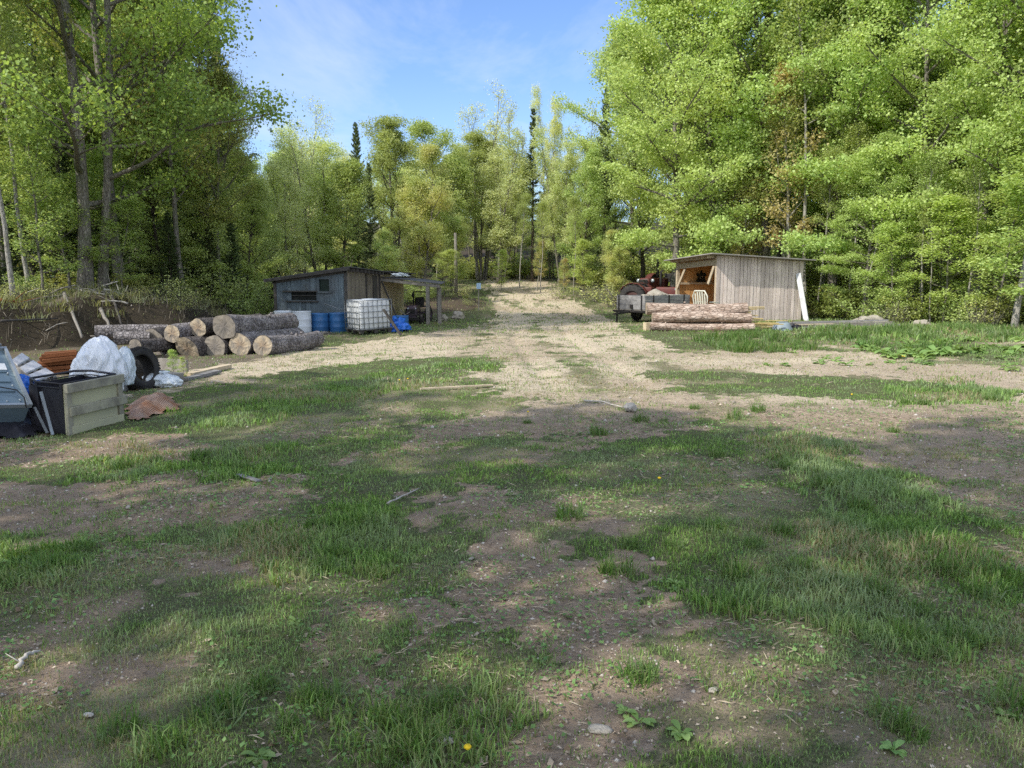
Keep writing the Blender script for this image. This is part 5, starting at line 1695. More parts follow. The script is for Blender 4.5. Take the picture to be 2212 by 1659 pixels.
# ------------------------------------------------------------------ trailer
def trailer():
    x0, y0 = 4.97, 29.0
    ang = math.atan2(.66, .75)
    e = empty('wooden_trailer', (x0, y0, gz(x0, y0)), (0, 0, ang), 'black-framed utility trailer with bleached wooden sides', 'trailer')
    # local +x along the bed, local +y across (towards the left of the picture)
    L, Wd = 2.75, 1.38
    z0, z1 = .50, 1.02
    def side(name, a, b):
        mb = MB()
        for k in range(3):
            zc = z0 + (k + .5) * (z1 - z0) / 3
            mb.bar((a[0], a[1], zc), (b[0], b[1], zc), .035, (z1 - z0) / 3 - .008)
        rnd_attr(mb.build(name, W_trail, e))
    side('front_board', (0, 0), (0, Wd)); side('tail_board', (L, 0), (L, Wd)); side('side_board', (.02, 0), (L - .02, 0)); side('side_board', (.02, Wd), (L - .02, Wd))
    mb = MB(); mb.box((L / 2, Wd / 2, z0 - .02), (L, Wd, .035)); rnd_attr(mb.build('bed', W_grey, e))
    mb = MB()
    for yy in (0.02, Wd - .02): mb.box((L / 2, yy, z0 - .09), (L + .1, .06, .10))
    for xx in (0.0, L / 2, L): mb.box((xx, Wd / 2, z0 - .09), (.06, Wd + .24, .09))
    for xx in (.45, 1.4, 2.35):
        mb.box((xx, -.035, .72), (.05, .03, .62)); mb.box((xx, Wd + .035, .72), (.05, .03, .62))
    mb.box((-.03, .15, .75), (.03, .05, .55)); mb.box((-.03, Wd - .12, .70), (.03, .05, .62)); mb.box((-.05, .62, .60), (.05, .12, .14))
    mb.box((-.06, Wd / 2, z0 - .08), (.05, Wd + .3, .06))
    mb.build('frame', M_black, e)
    MB().box((-.06, Wd - .06, .22), (.05, .05, .44)).build('jack_leg', M_black, e)
    mb = MB(); mb.tube([(L / 2, -.1, .30), (L / 2, Wd + .1, .30)], .03, 8); mb.build('axle', M_black, e)
    for yy in (-.02, Wd + .02): wheel(e, (L / 2 - .3, yy + (.13 if yy < 0 else -.13), .30), .30, .18, rim=M_steel, yaw=PI / 2, lugs=18)
    MB().bar((-.02, Wd / 2, z0 - .1), (-.95, Wd / 2, .34), .07, .07).build('drawbar', M_black, e)
    M = e.matrix_basis
    rr = random.Random(4)
    MW = Matrix.Translation((x0, y0, gz(x0, y0))) @ Matrix.Rotation(ang, 4, 'Z')
    lab = ['pale rock heaped in the trailer, biggest one', 'pale rock in the trailer beside the biggest', 'grey lump in the trailer nearest the plank shed', 'small pale rock at the middle of the trailer', 'flat pale rock on the left of the trailer load']
    for i, (lx, ly, s) in enumerate([(1.35, .55, .38), (1.9, .6, .28), (2.35, .7, .24), (.95, .75, .22), (1.6, 1.0, .28)]):
        pz = MW @ Vector((lx, ly, z0 + .40 + .08 * (i == 0)))
        crumple('rock', (s * 1.25, s, s * .62), M_rock, lab[i], 'rock', pz, (0, 0, rr.random() * 6), seed=30 + i, amp=.35, sub=3, flat=1.0, freq=1.4, smooth=False)
    pz = MW @ Vector((1.5, .7, z0 + .14)); crumple('earth_load', (1.0, .55, .3), M_rock, 'earth and rubble filling the bed of the trailer', 'rubble', pz, (0, 0, ang), seed=77, amp=.3, sub=3)


trailer()


M_rimr = mat_simple('grimy_rim', (.10, .035, .03), (.06, .04, .035), 6, .7, dirt=.6)


# ------------------------------------------------------------------ two old red tractors behind the trailer
def red_tractor(px, Yd, yaw, label, s=1.0):
    p = at(px, 650, Yd)
    e = empty('red_tractor', (p.x, Yd, gz(p.x, Yd)), (0, 0, yaw), label, 'tractor', 'old red tractors behind the trailer')
    e.scale = (s, s, s)
    mb = MB()
    mb.box((0, -.75, 1.02), (.50, 1.35, .48), bev=.07, taper=.88); mb.box((0, .25, 1.0), (.56, .45, .5), bev=.05)
    mb.build('hood', M_redp, e)
    mb = MB(); mb.box((0, -1.44, .98), (.40, .04, .44), bev=.02)
    for k in range(6): mb.box((-.15 + k * .06, -1.47, .98), (.012, .012, .38))
    mb.build('grille', M_black, e)
    mb = MB(); mb.box((0, -.5, .68), (.34, 1.7, .30), bev=.03); mb.box((0, .75, .72), (.42, .8, .40), bev=.05); mb.tube([(-.68, .85, .68), (.68, .85, .68)], .07, 10); mb.tube([(-.6, -1.15, .42), (.6, -1.15, .42)], .04, 8)
    mb.build('chassis', M_black, e)
    for sd in (-1, 1):
        wheel(e, (sd * .70, .85, .68), .68, .34, lugs=18, rim=M_rimr); wheel(e, (sd * .60, -1.15, .36), .36, .20, lugs=14, rim=M_rimr)
        mb = MB()
        for k in range(7):
            a = .3 + k * .36
            mb.box((sd * .62, .85 - math.cos(a) * .76, .68 + math.sin(a) * .76), (.26, .30, .025), (PI / 2 - a, 0, 0))
        mb.build('fender', M_redp, e)
    mb = MB(); mb.tube([(.12, -.3, 1.2), (.12, -.3, 1.5), (.12, -.3, 1.95), (.12, -.35, 2.02)], [.04, .07, .05, .045], 9); mb.build('exhaust', M_black, e)
    mb = MB(); mb.box((0, 1.0, 1.12), (.46, .42, .07), bev=.03); mb.box((0, 1.2, 1.30), (.46, .06, .32), bev=.03); mb.tube([(0, 1.0, .9), (0, 1.0, 1.1)], .04, 6); mb.build('seat', M_black, e)
    mb = MB(); mb.tube([(.2 * math.cos(k * PI / 9), .45 + .1 * math.sin(k * PI / 9), 1.42 + .17 * math.sin(k * PI / 9)) for k in range(18)], .016, 6, closed=True); mb.tube([(0, .2, 1.2), (0, .45, 1.42)], .018, 6); mb.bar((-.2, .45, 1.42), (.2, .45, 1.42), .02, .02); mb.build('steering_wheel', M_black, e)
    for sd in (-1, 1):
        M = Matrix.Translation((sd * .32, -1.2, 1.15)) @ Matrix.Rotation(PI / 2, 4, 'X')
        MB().lathe([(0, .05), (.06, .045), (.08, .02), (.06, -.05), (0, -.08)], 14, 0, M).build('headlight', M_trim, e)
    return e


red_tractor(1412, 35.5, R(62), 'old red tractor with black exhaust, behind the left part of the trailer', .93)
red_tractor(1420, 38.2, R(-35), 'old red tractor with black exhaust, nearest the plank shed', 1.15)


# ================================================================== clutter between plank shed and weeds
def blob_rock(px, py, Yd, s, label, seed, group=None):
    p = at(px, py, Yd); crumple('rock', s, M_rock, label, 'rock', (p.x, Yd, gz(p.x, Yd) + s[2] * .3), (0, 0, seed), seed=seed, amp=.3, sub=3, flat=.6, freq=1.5, smooth=False, group=group)


blob_rock(1878, 697, 27.8, (.62, .35, .27), 'biggest pale rock behind the grey boards', 41)
blob_rock(1846, 700, 27.6, (.30, .22, .16), 'smaller rock left of the biggest pale rock', 42)
blob_rock(1989, 702, 27.0, (.36, .25, .18), 'tan rock on the grass right of the grey boards', 43)
blob_rock(1914, 706, 27.2, (.24, .2, .12), 'small rock right of the biggest pale rock', 44)
blob_rock(990, 687, 32.0, (.32, .26, .26), 'pale rock on the slope right of the lean-to posts', 45)
blob_rock(957, 690, 31.0, (.22, .2, .2), 'grey rock directly behind the lean-to posts', 46)
for i in range(9):
    z = .06 + .045 * (i % 4); y = 25.5 + .18 * (i // 4) * 2 + .12 * (i % 4)
    a = at(1706 + 7 * (i % 3), 700, y); b = at(1944 - 9 * (i % 4), 702, y - .25)
    a.z = gz(a.x, a.y) + z; b.z = gz(b.x, b.y) + z + .03
    o = MB().bar(a, b, .14, .035).build('grey_board', W_grey if i % 3 else W_trail)
    tag(o, 'long grey board in the low stack right of the plank shed', 'board', 'long grey boards stacked in the grass')
p = at(1690, 703, 25.2)
e = empty('upturned_tub', (p.x, p.y, gz(p.x, p.y)), (R(4), R(-8), .3), 'upturned blue-grey tub in the grass before the plank shed', 'tub')
mb = MB(); mb.lathe([(.33, 0), (.345, .02), (.33, .04), (.30, .08), (.25, .22), (.19, .27), (0, .285)], 26); mb.build('tub_shell', M_tub, e)
mb = MB(); mb.tube([(.33 * math.cos(k * PI / 12), .33 * math.sin(k * PI / 12), .015) for k in range(24)], .016, 6, closed=True); mb.build('rim', M_tub, e)
p = at(1714, 700, 25.4); crumple('tool_scrap', (.22, .16, .12), M_blackpl, 'dark bent scrap lying against the upturned tub', 'scrap', (p.x, p.y, gz(p.x, p.y) + .05), seed=51, amp=.8)


# ================================================================== utility pole and sign by the track
p = at(985, 640, 40.5); z0 = gz(p.x, p.y); zt = at(985, 503, 40.5).z
e = empty('bare_pole', (p.x, p.y, z0), (0, 0, 0), 'bare grey wooden pole standing beside the track', 'pole')
MB().tube([(0, 0, -.2), (.01, 0, (zt - z0) * .5), (0, .01, zt - z0)], [.10, .085, .07], 10, wob=.05).build('shaft', B_grey, e)
p = at(1034, 646, 35); z0 = gz(p.x, p.y); zt = at(1034, 612, 35).z
e = empty('small_sign', (p.x, p.y, z0), (0, 0, R(8)), 'small pale blue sign on a thin stake at the track', 'sign')
MB().box((0, 0, (zt - z0) / 2), (.035, .035, zt - z0)).build('stake', W_grey, e)
MB().box((0, -.03, zt - z0 - .12), (.20, .012, .26), bev=.004).build('sign_panel', M_signb, e)


# ================================================================== clutter at the near left
def crate():
    A_ = gpt(146, 938); B_ = gpt(266, 909); x0, y0 = A_.x, A_.y
    yaw = math.atan2(B_.y - A_.y, B_.x - A_.x)   # local +x runs along the cream face, away from the viewer
    e = empty('cream_crate', (x0, y0, gz(x0, y0) - .01), (R(2), R(-1), yaw), 'cream painted wooden crate with a black plastic bin behind its face', 'crate')
    L, H = (B_ - A_).length, .575; dp = .06
    # cream side looks to local -y; black bin behind at +y
    mb = MB()
    mb.box((L / 2, .02, H / 2), (L - .02, .03, H - .02), bev=.004)
    mb.build('panel', M_cream, e)
    for zc, hh, x_ in ((H - .045, .10, 0), (H * .47, .10, .03), ):
        MB().box((L / 2 + x_, -.020, zc), (L + .02, .05, hh), bev=.006).build('batten', M_creamd, e)
    MB().box((L / 2 + .02, -.012, .055), (L - .06, .03, .09), bev=.006).build('batten', M_cream, e)
    for xx in (.035, L - .035):
        MB().box((xx, -.006, H / 2), (.07, .03, H), bev=.005).build('corner_post', M_creamd, e)
    mb = MB()
    # bin: hollow open box, flared rim
    bw = .50; t = .018
    mb.box((L / 2, .05 + t, H * .48), (L - .08, t, H * .92)); mb.box((L / 2, bw, H * .48), (L - .08, t, H * .92))
    mb.box((.04, .05 + bw / 2 - .02, H * .47), (t, bw - .03, H * .90)); mb.box((L - .04, .05 + bw / 2 - .02, H * .47), (t, bw - .03, H * .90))
    mb.box((L / 2, .28, .03), (L - .1, bw - .06, t))
    mb.build('bin', M_blackpl, e)
    mb = MB()
    pts = [(.0, .05, H + .0), (-.0, bw * .75, H + .01), (.10, bw + .05, H + .02), (L - .12, bw + .05, H + .02), (L - .02, bw * .8, H + .02), (L - .02, .06, H)]
    mb.tube(pts, .014, 6, closed=True); mb.tube([(q[0], q[1], q[2] - .05) for q in pts], .008, 6, closed=True)
    for q in (pts[0], pts[1], pts[2]): mb.bar(q, (q[0] + .03, q[1], .02), .03, .02)
    mb.build('rim', M_blackpl, e)
    mb = MB(); mb.bar((-.02, .30, .48), (-.06, .14, .02), .03, .012); mb.bar((-.02, .40, .30), (-.05, .22, .03), .025, .012); mb.build('strut', M_trim, e)


crate()


def appliance():
    # a tipped steel cabinet showing its ribbed back, cut by the picture's left edge
    a = at(12, 752, 8.9); b = at(69, 877, 8.35); c = at(-70, 935, 7.6); 
    up = (a - b); Hh = up.length; up.normalize()
    side = (c - b); side = side - up * side.dot(up); side.normalize()
    nrm = side.cross(up)      # outwards?
    if nrm.y > 0: nrm = -nrm
    M = Matrix((( -side.x, -nrm.x, up.x, b.x), (-side.y, -nrm.y, up.y, b.y), (-side.z, -nrm.z, up.z, b.z), (0, 0, 0, 1)))
    # local: x to the right (ends at 0), y away from the viewer, z up
    e = empty('steel_cabinet', (0, 0, 0), (0, 0, 0), 'tipped blue-grey steel appliance showing its ribbed back, at the left edge', 'appliance')
    e.matrix_world = M
    W = .68
    mb = MB(); mb.box((-W / 2, .32, Hh / 2), (W - .02, .60, Hh - .02), bev=.015); mb.build('body', M_appl, e)
    mb = MB()
    mb.box((-.012, .0, Hh / 2), (.03, .05, Hh)); mb.box((-W + .012, .0, Hh / 2), (.03, .05, Hh)); mb.box((-W / 2, .002, .014), (W - .06, .05, .03)); mb.box((-W / 2, .002, Hh - .014), (W - .06, .05, .03))
    mb.build('edge_trim', M_trim, e)
    mb = MB()
    for zc, hh in ((.08, .05), (.30, .10), (.46, .10), (.62, .08)):
        if zc + hh < Hh: mb.box((-W / 2 - .02, .012, zc), (W - .14, .022, hh), bev=.009)
    mb.build('pressed_ribs', M_appl, e)
    for (x, z) in ((-.09, .10), (-.22, .08), (-.10, .34), (-.30, .20), (-.09, .55), (-.3, .50)):
        if z < Hh:
            M2 = Matrix.Translation((x, .0, z)) @ Matrix.Rotation(PI / 2, 4, 'X')
            MB().lathe([(0, .012), (.008, .01), (.012, .002), (.012, -.02)], 10, 0, M2).build('screw', M_trim, e)
    MB().box((-.12, -.004, Hh * .66), (.07, .006, .11)).build('paper_label', W_white, e)
    mb = MB(); mb.tube([(-.40, -.03, .30), (-.25, -.04, .27), (-.10, -.04, .22), (-.06, -.04, .10), (-.07, -.02, -.04)], .007, 6); mb.build('power_cord', M_black, e)
    mb = MB(); mb.box((-.3, .1, Hh + .012), (.5, .3, .02)); mb.tube([(-.10, .05, Hh + .03), (.03, .05, Hh + .035)], .012, 6); mb.build('bracket', M_steel, e)


appliance()


def drape(name, poly_px, mats, label, cat, seed=1, h=.12, lift=.02):
    """a crumpled sheet spread on the ground over a ground-plane outline"""
    from mathutils import noise as mn
    pts = [gpt(*q) for q in poly_px]
    xs = [p.x for p in pts]; ys = [p.y for p in pts]
    P2 = [(p.x, p.y) for p in pts]
    st = .035
    gx = np.arange(min(xs) - .05, max(xs) + .05, st); gy = np.arange(min(ys) - .05, max(ys) + .05, st)
    X_, Y_ = np.meshgrid(gx, gy)
    ins = inside(P2, X_ + .03 * np.sin(Y_ * 21 + seed), Y_ + .03 * np.cos(X_ * 19))
    d = dist_poly(P2, X_, Y_, True)
    Z_ = hz(X_, Y_) + lift + h * sstep(0, .25, d) * (.35 + 1.3 * fbm(X_ * 3.5, Y_ * 3.5, 3, 300 + seed)) 
    n1 = np.abs(fbm(X_ * 7, Y_ * 7, 3, 320 + seed) - .5)
    Z_ = Z_ + n1 * .10 * sstep(0, .2, d)
    ny_, nx_ = X_.shape
    vid = -np.ones((ny_, nx_), int); k = 0; V = []
    for j in range(ny_):
        for i in range(nx_):
            if ins[j, i]: vid[j, i] = k; k += 1; V.append((X_[j, i], Y_[j, i], Z_[j, i]))
    Fc = [[vid[j, i], vid[j, i + 1], vid[j + 1, i + 1], vid[j + 1, i]] for j in range(ny_ - 1) for i in range(nx_ - 1) if min(vid[j, i], vid[j, i + 1], vid[j + 1, i + 1], vid[j + 1, i]) >= 0]
    mb = MB(); mb.add(V, Fc, 0, True)
    o = mb.build(name, mats)
    return tag(o, label, cat)


drape('black_tarp', [(-60, 985), (0, 950), (60, 950), (100, 930), (104, 905), (60, 880), (-60, 890)], M_blackpl, 'black plastic sheet crumpled under the tipped appliance', 'plastic sheet', 1, .10)
p = at(60, 845, 8.9); crumple('blue_bag', (.12, .14, .15), M_tarp, 'bright blue plastic bag squeezed between appliance and crate', 'bag', (p.x, p.y, p.z + .02), seed=61, amp=.7, sub=4, flat=1)
p = at(52, 822, 9.1); crumple('blue_bag', (.06, .08, .06), M_tarp, 'small knotted end of blue plastic above the blue bag', 'bag', (p.x, p.y, p.z), seed=62, amp=.7, sub=3, flat=1)
p = at(72, 868, 9.0); crumple('trash_heap', (.30, .25, .16), M_blackpl, 'dark rubbish heap carrying the blue bag', 'rubbish', (p.x, p.y, gz(p.x, p.y) + .05), seed=63, amp=.5, sub=3)
p = at(100, 905, 8.75); crumple('white_scrap', (.06, .05, .03), M_whitep, 'small white scrap on the ground left of the crate', 'scrap', (p.x, p.y, gz(p.x, p.y) + .02), seed=64, amp=.7, sub=3)


def pallet():
    A = at(26, 777, 9.5); B = at(76, 822, 9.1); C_ = at(47, 762, 10.0); D_ = at(118, 807, 9.6)
    e = empty('wooden_pallet', (0, 0, 0), (0, 0, 0), 'bleached wooden pallet propped up behind the appliance', 'pallet')
    low = lambda t: A.lerp(B, t); hig = lambda t: C_.lerp(D_, t)
    for t0, t1 in ((0, .24), (.36, .62), (.73, 1.0)):
        mb = MB(); slab(mb, [low(t0), low(t1), hig(t1), hig(t0)], .02)
        rnd_attr(mb.build('slat', W_pal, e))
    for q in (.04, .5, .96):
        a = low(-.02).lerp(hig(-.02), q) - Vector((0, 0, .07)); b = low(1.02).lerp(hig(1.02), q) - Vector((0, 0, .07))
        rnd_attr(MB().bar(a, b, .05, .09).build('stringer', W_grey, e))


W_pal = mat_wood('bleached_pallet_boards', (.50, .49, .50), (.74, .73, .74), (3, 3, 3), 2.2)
pallet()
rr = random.Random(17)
for i in range(10):
    lay = i // 2; yb = 13.4 + .3 * (i % 2)
    a = at(52 + rr.uniform(-6, 12) + 9 * lay, 760, yb + rr.uniform(0, .1)); b = at(178 + rr.uniform(-14, 6), 760, yb + .3)
    a.z = gz(a.x, a.y) + .05 + lay * .075; b.z = gz(b.x, b.y) + .05 + lay * .075 + rr.uniform(0, .02)
    a.z = max(.03, min(a.z, .08 + lay * .08)); b.z = max(.03, min(b.z, .08 + lay * .08))
    o = rnd_attr(MB().bar(a, b, .16, .06).build('red_brown_board', W_red))
    tag(o, 'red-brown board in the stack at the foot of the bank', 'board', 'red-brown boards stacked at the foot of the bank')


def bag(px, ytop, ybot, wpx, Yd, mats, name, label, seed, depth=.8, knot=True):
    p0 = at(px, ybot, Yd); p1 = at(px, ytop, Yd)
    z0 = max(gz(p0.x, Yd), p0.z); H = p1.z - z0; W = wpx / F * Yd
    from mathutils import noise as mn
    bm = bmesh.new(); bmesh.ops.create_icosphere(bm, subdivisions=5, radius=1)
    for v in bm.verts:
        c = v.co.copy(); a = math.atan2(c.y, c.x)
        t = (c.z + 1) / 2
        pl = mn.fractal(Vector((math.cos(a) * 3.2, math.sin(a) * 3.2, c.z * .9 + seed)), 1, 2, 4) * .14
        fold = abs(mn.noise(c * 2.6 + Vector((seed * 2, 1, 5)))) * .30
        wv = (1 - .30 * t ** 3)
        k = 1 + pl - fold
        v.co = Vector((c.x * k * wv + .22 * t * t, c.y * k * wv, c.z * (1 + pl * .5)))
        if v.co.z < -.72: v.co.z = -.72 - .1 * (v.co.z + .72)
    mb = MB(); mb.M = Matrix.Diagonal((W / 2 * 1.15, W / 2 * depth, H / 1.75, 1)) @ Matrix.Translation((0, 0, .72)); mb.addbm(bm, 0, True)
    e = empty(name, (p0.x, Yd, z0), (0, 0, seed * .7), label, 'bag')
    mb.build('bag_body', mats, e)
    if knot:
        mb = MB(); 
        for k in range(4):
            a = seed + k * 1.6
            mb.tube([(0, 0, H * .90), (math.cos(a) * .04, math.sin(a) * .04, H * 1.0), (math.cos(a) * .10, math.sin(a) * .10, H * 1.03)], [.03, .022, .012], 7, wob=.3)
        mb.build('tied_neck', mats, e)


bag(212, 726, 862, 106, 10.6, M_bag, 'trash_bag', 'big full white plastic bag standing behind the cream crate', 1.3, knot=False)
bag(272, 748, 830, 58, 11.0, M_bag2, 'trash_bag', 'smaller milky bag slumped against the right of the big white bag', 2.6, knot=False)
bag(354, 804, 842, 100, 12.0, M_bag2, 'trash_bag', 'low whitish bag lying in the grass right of the tyres', 3.9, depth=.6)


def tyre(px, py, Yd, r, w, yaw, tilt, label, seed):
    p = at(px, py, Yd)
    e = empty('old_tyre', (p.x, Yd, gz(p.x, Yd) + r * math.cos(tilt) * .97), (0, tilt, yaw), label, 'tyre', 'old tyres by the white bags')
    M = Matrix.Rotation(PI / 2, 4, 'Y')
    mb = MB()
    mb.lathe([(r * .62, -w * .42), (r * .66, -w * .5), (r * .86, -w * .55), (r * .96, -w * .44), (r * .985, -w * .2), (r * .985, w * .2), (r * .96, w * .44), (r * .86, w * .55), (r * .66, w * .5), (r * .62, w * .42), (r * .66, w * .36), (r * .88, w * .3), (r * .9, 0), (r * .88, -w * .3), (r * .66, -w * .36), (r * .62, -w * .42)], 44, 0, M, True, cap=False)
    mb.build('carcass', M_rubber, e)
    mb = MB()
    for k in range(44):
        a = 2 * PI * k / 44
        for j, s in enumerate((-.36, -.12, .12, .36)):
            aa = a + (.05 if j % 2 else 0)
            mb.box((s * w, math.cos(aa) * r * .99, math.sin(aa) * r * .99), (w * .2, r * .085, r * .045), (aa + PI / 2, 0, 0) if False else (aa - PI / 2, 0, 0), taper=.85)
        for s in (-1, 1): mb.box((s * w * .5, math.cos(a) * r * .93, math.sin(a) * r * .93), (w * .08, r * .07, r * .10), (a - PI / 2, 0, 0))
    mb.build('tread', M_rubber, e)


tyre(300, 800, 11.75, .33, .23, R(-16), R(-12), 'knobbly old tyre leaning on edge beside the big white bag', 1)
tyre(306, 775, 12.7, .29, .21, R(20), R(8), 'second old tyre half hidden behind the leaning one', 2)

def mesh_mat():
    m, nt, out = new_mat('expanded_rusty_mesh'); g = NG(nt)
    sp_ = g.n('ShaderNodeSeparateXYZ', {0: g.obj()})
    u = g.math('SINE', g.math('MULTIPLY', g.math('ADD', sp_.outputs[0], sp_.outputs[1]), 190.0)); v = g.math('SINE', g.math('MULTIPLY', g.math('SUBTRACT', sp_.outputs[0], sp_.outputs[1]), 190.0))
    k = g.ramp(g.math('MULTIPLY', u, v), [(.0, (1, 1, 1)), (.45, (0, 0, 0))])
    n = g.noise(g.obj(), 4, 4, .6)
    c = g.mix(g.ramp(n, [(.4, (0, 0, 0)), (.6, (1, 1, 1))]), (.52, .36, .27), (.36, .17, .09))
    g.bsdf(out, g.mix(k, (.05, .035, .03), c), .9, g.bump(k, .6, .01))
    return m


M_mesh = mesh_mat()
drape('rusty_mesh', [(268, 905), (300, 912), (345, 896), (392, 884), (372, 862), (318, 868), (300, 880), (272, 882)], M_mesh, 'crumpled sheet of rusty expanded mesh on the grass right of the crate', 'metal mesh', 5, .12, .02)

# planks and beams between the bags and the log pile
pl = [((322, 806), (382, 792), 12.9, 12.2, .20, .16, W_grey, 'thick grey beam lying behind the low white bag'),
      ((345, 790), (404, 780), 13.6, 13.2, .05, .26, W_grey, 'wide grey plank on edge at the left end of the log pile'),
      ((400, 818), (470, 800), 12.6, 13.6, .14, .05, W_trail, 'bleached short board lying before the log pile'),
      ((408, 812), (492, 797), 13.0, 14.3, .16, .07, W_beam, 'pale sawn beam lying before the log pile'),
      ((262, 846), (285, 833), 11.4, 12.0, .12, .09, W_trail, 'short bleached block beside the leaning tyre'),
      ((455, 822), (478, 832), 12.4, 12.1, .08, .03, W_beam, 'small offcut lying in the dirt before the log pile')]
for a, b, ya, yb, w_, h_, mt_, lb in pl:
    A = at(a[0], a[1], ya); B = at(b[0], b[1], yb)
    A.z = gz(A.x, A.y) + h_ / 2 + .01; B.z = gz(B.x, B.y) + h_ / 2 + .01
    tag(rnd_attr(MB().bar(A, B, w_, h_).build('timber', mt_)), lb, 'timber')
# the pale plank in the middle of the yard, the stick, the scraps
A = gpt(908, 847); B = gpt(1064, 838)
for P_ in (A, B): P_.z = gz(P_.x, P_.y) + .035
tag(rnd_attr(MB().bar(A, B, .055, .022).build('loose_plank', W_beam)), 'pale narrow plank lying alone in the middle of the yard', 'plank')
A = gpt(513, 1027); B = gpt(560, 1045)
for P_ in (A, B): P_.z = gz(P_.x, P_.y) + .02
tag(rnd_attr(MB().bar(A, B, .045, .012).build('wood_chip', W_trail)), 'short white splinter of wood on the bare soil at the left', 'wood chip')


def branch(pts, r0, mats, name, label, cat, seed=1, twigs=3, jit=.5):
    rr = random.Random(seed); mb = MB()
    P_ = [Vector(p) for p in pts]; n = 8; Q = []
    for i in range(n + 1):
        t = i / n * (len(P_) - 1); k = min(int(t), len(P_) - 2); q = P_[k].lerp(P_[k + 1], t - k)
        Q.append(q + Vector((rr.gauss(0, r0 * jit), rr.gauss(0, r0 * jit), abs(rr.gauss(0, r0 * .3)))))
    mb.tube(Q, [r0 * (1 - .5 * i / n) for i in range(n + 1)], 8, wob=.12)
    for _ in range(twigs):
        k = rr.randrange(1, n); d = Vector((rr.gauss(0, 1), rr.gauss(0, 1), rr.uniform(0, .8))).normalized() * r0 * rr.uniform(6, 14)
        mb.tube([Q[k], Q[k] + d * .5, Q[k] + d], [r0 * .35, r0 * .25, r0 * .1], 4)
    return tag(mb.build(name, mats), label, cat)


def gl(px, py, h=.03):
    p = gpt(px, py); p.z = gz(p.x, p.y) + h
    return p


branch([gl(1262, 868, .03), gl(1300, 872, .04), gl(1345, 884, .03)], .013, M_whitep, 'driftwood_stick', 'bleached stick lying in the yard left of the white scrap', 'stick', 3)
p = gl(1361, 888, .05); crumple('paper_scrap', (.075, .05, .07), M_whitep, 'crumpled whitish scrap beside the bleached stick', 'scrap', p, seed=71, amp=.6, sub=3, flat=.8)
branch([gl(838, 1100, .02), gl(870, 1082, .03), gl(905, 1062, .02)], .008, M_whitep, 'thin_twig', 'thin grey twig lying in the grass near the middle', 'twig', 5)
branch([gl(40, 1455, .02), gl(60, 1435, .03), gl(82, 1420, .02)], .012, M_whitep, 'peeled_twig', 'short pale stick in the grass at the lower left', 'stick', 6, 1)
for i, (px, py, s, lb) in enumerate([(962, 1605, .022, 'pale oblong stone in the grass near the bottom middle'), (1018, 1205, .014, 'small white stone on the bare soil near the middle'), (1152, 1202, .012, 'tiny white pebble on the soil right of the white stone'),
                                     (1296, 1575, .030, 'flat pale stone in the bare soil at the bottom'), (1215, 1105, .014, 'bluish white fleck of plastic in the grass at the centre'), (278, 1096, .022, 'pale oblong stone in the left band of bare soil'), (192, 1558, .014, 'white pebble on dark soil at the lower left'), (1540, 1505, .016, 'white stone in the straw at the lower right')]):
    crumple('stone', (s * 1.6, s, s * .6), M_rock if i % 2 else M_whitep, lb, 'stone', gl(px, py, .008), (0, 0, i), seed=80 + i, amp=.2, sub=3, flat=.6)

# sticks and fallen branches on the bank
bk = [(((535, 270), 20.9, 1.25), ((685, 590), 18.4, .0), .055, W_grey, 'grey pole leaning against the dark earth bank'),
      (((835, 375), 20.6, .9), ((915, 505), 19.6, .3), .06, W_grey, 'short cut pole leaning against the bank behind the logs'),
      (((935, 330), 21.2, 1.1), ((1010, 490), 20.2, .4), .045, W_dark, 'dark stick leaning on the bank right of the cut pole'),
      (((640, 215), 21.5, 1.3), ((870, 300), 21.2, 1.2), .045, M_whitep, 'bleached fallen branch lying along the top of the bank'),
      (((870, 290), 21.6, 1.2), ((1060, 340), 21.8, 1.1), .05, M_whitep, 'bleached fallen branch continuing right along the bank top'),
      (((1070, 180), 24.0, 1.3), ((1190, 300), 22.6, 1.1), .05, W_grey, 'grey fallen stem slanting down behind the log pile'),
      (((0, 345), 19.2, 1.2), ((150, 310), 19.6, 1.25), .05, W_red, 'reddish fallen branch at the left edge of the bank'),
      (((0, 455), 17.9, .6), ((480, 430), 19.4, .9), .03, W_dark, 'long thin dark stick lying across the bank face')]
for i, (a, b, r_, mt_, lb) in enumerate(bk):
    (ax, ay), Ya, za = a; (bx, by), Yb, zb = b
    A = at(.2605 * ax, 576 + .2605 * ay, Ya); B = at(.2605 * bx, 576 + .2605 * by, Yb)
    A.z = max(A.z, gz(A.x, A.y) + r_); B.z = max(B.z, gz(B.x, B.y) + r_ * .5)
    branch([A, A.lerp(B, .5), B], r_, mt_, 'fallen_branch', lb, 'branch', 90 + i, 0 if i < 3 else 2, .12 if i < 3 else .5)


# ------------------------------------------------------------------ long grass tussocks, broad-leaved weeds, dandelions
def tussock_mesh(seed, n, H, wd, lean=.8, rad=.12, mat=None):
    r = np.random.default_rng(seed)
    a = r.random(n) * 6.28; q = rad * np.sqrt(r.random(n))
    P_ = np.stack([np.cos(a) * q, np.sin(a) * q, np.zeros(n)], -1)
    V, fl, ls, lt, rv, dv = blades(P_, H * (.5 + .7 * r.random(n)), wd * (.7 + .6 * r.random(n)), np.clip(r.random(n) - .6, 0, .5), r, lean)
    return fast_mesh('grass_tussock', V, fl, ls, lt, [mat or M_tus], False, dict(rnd=rv, dry=dv))


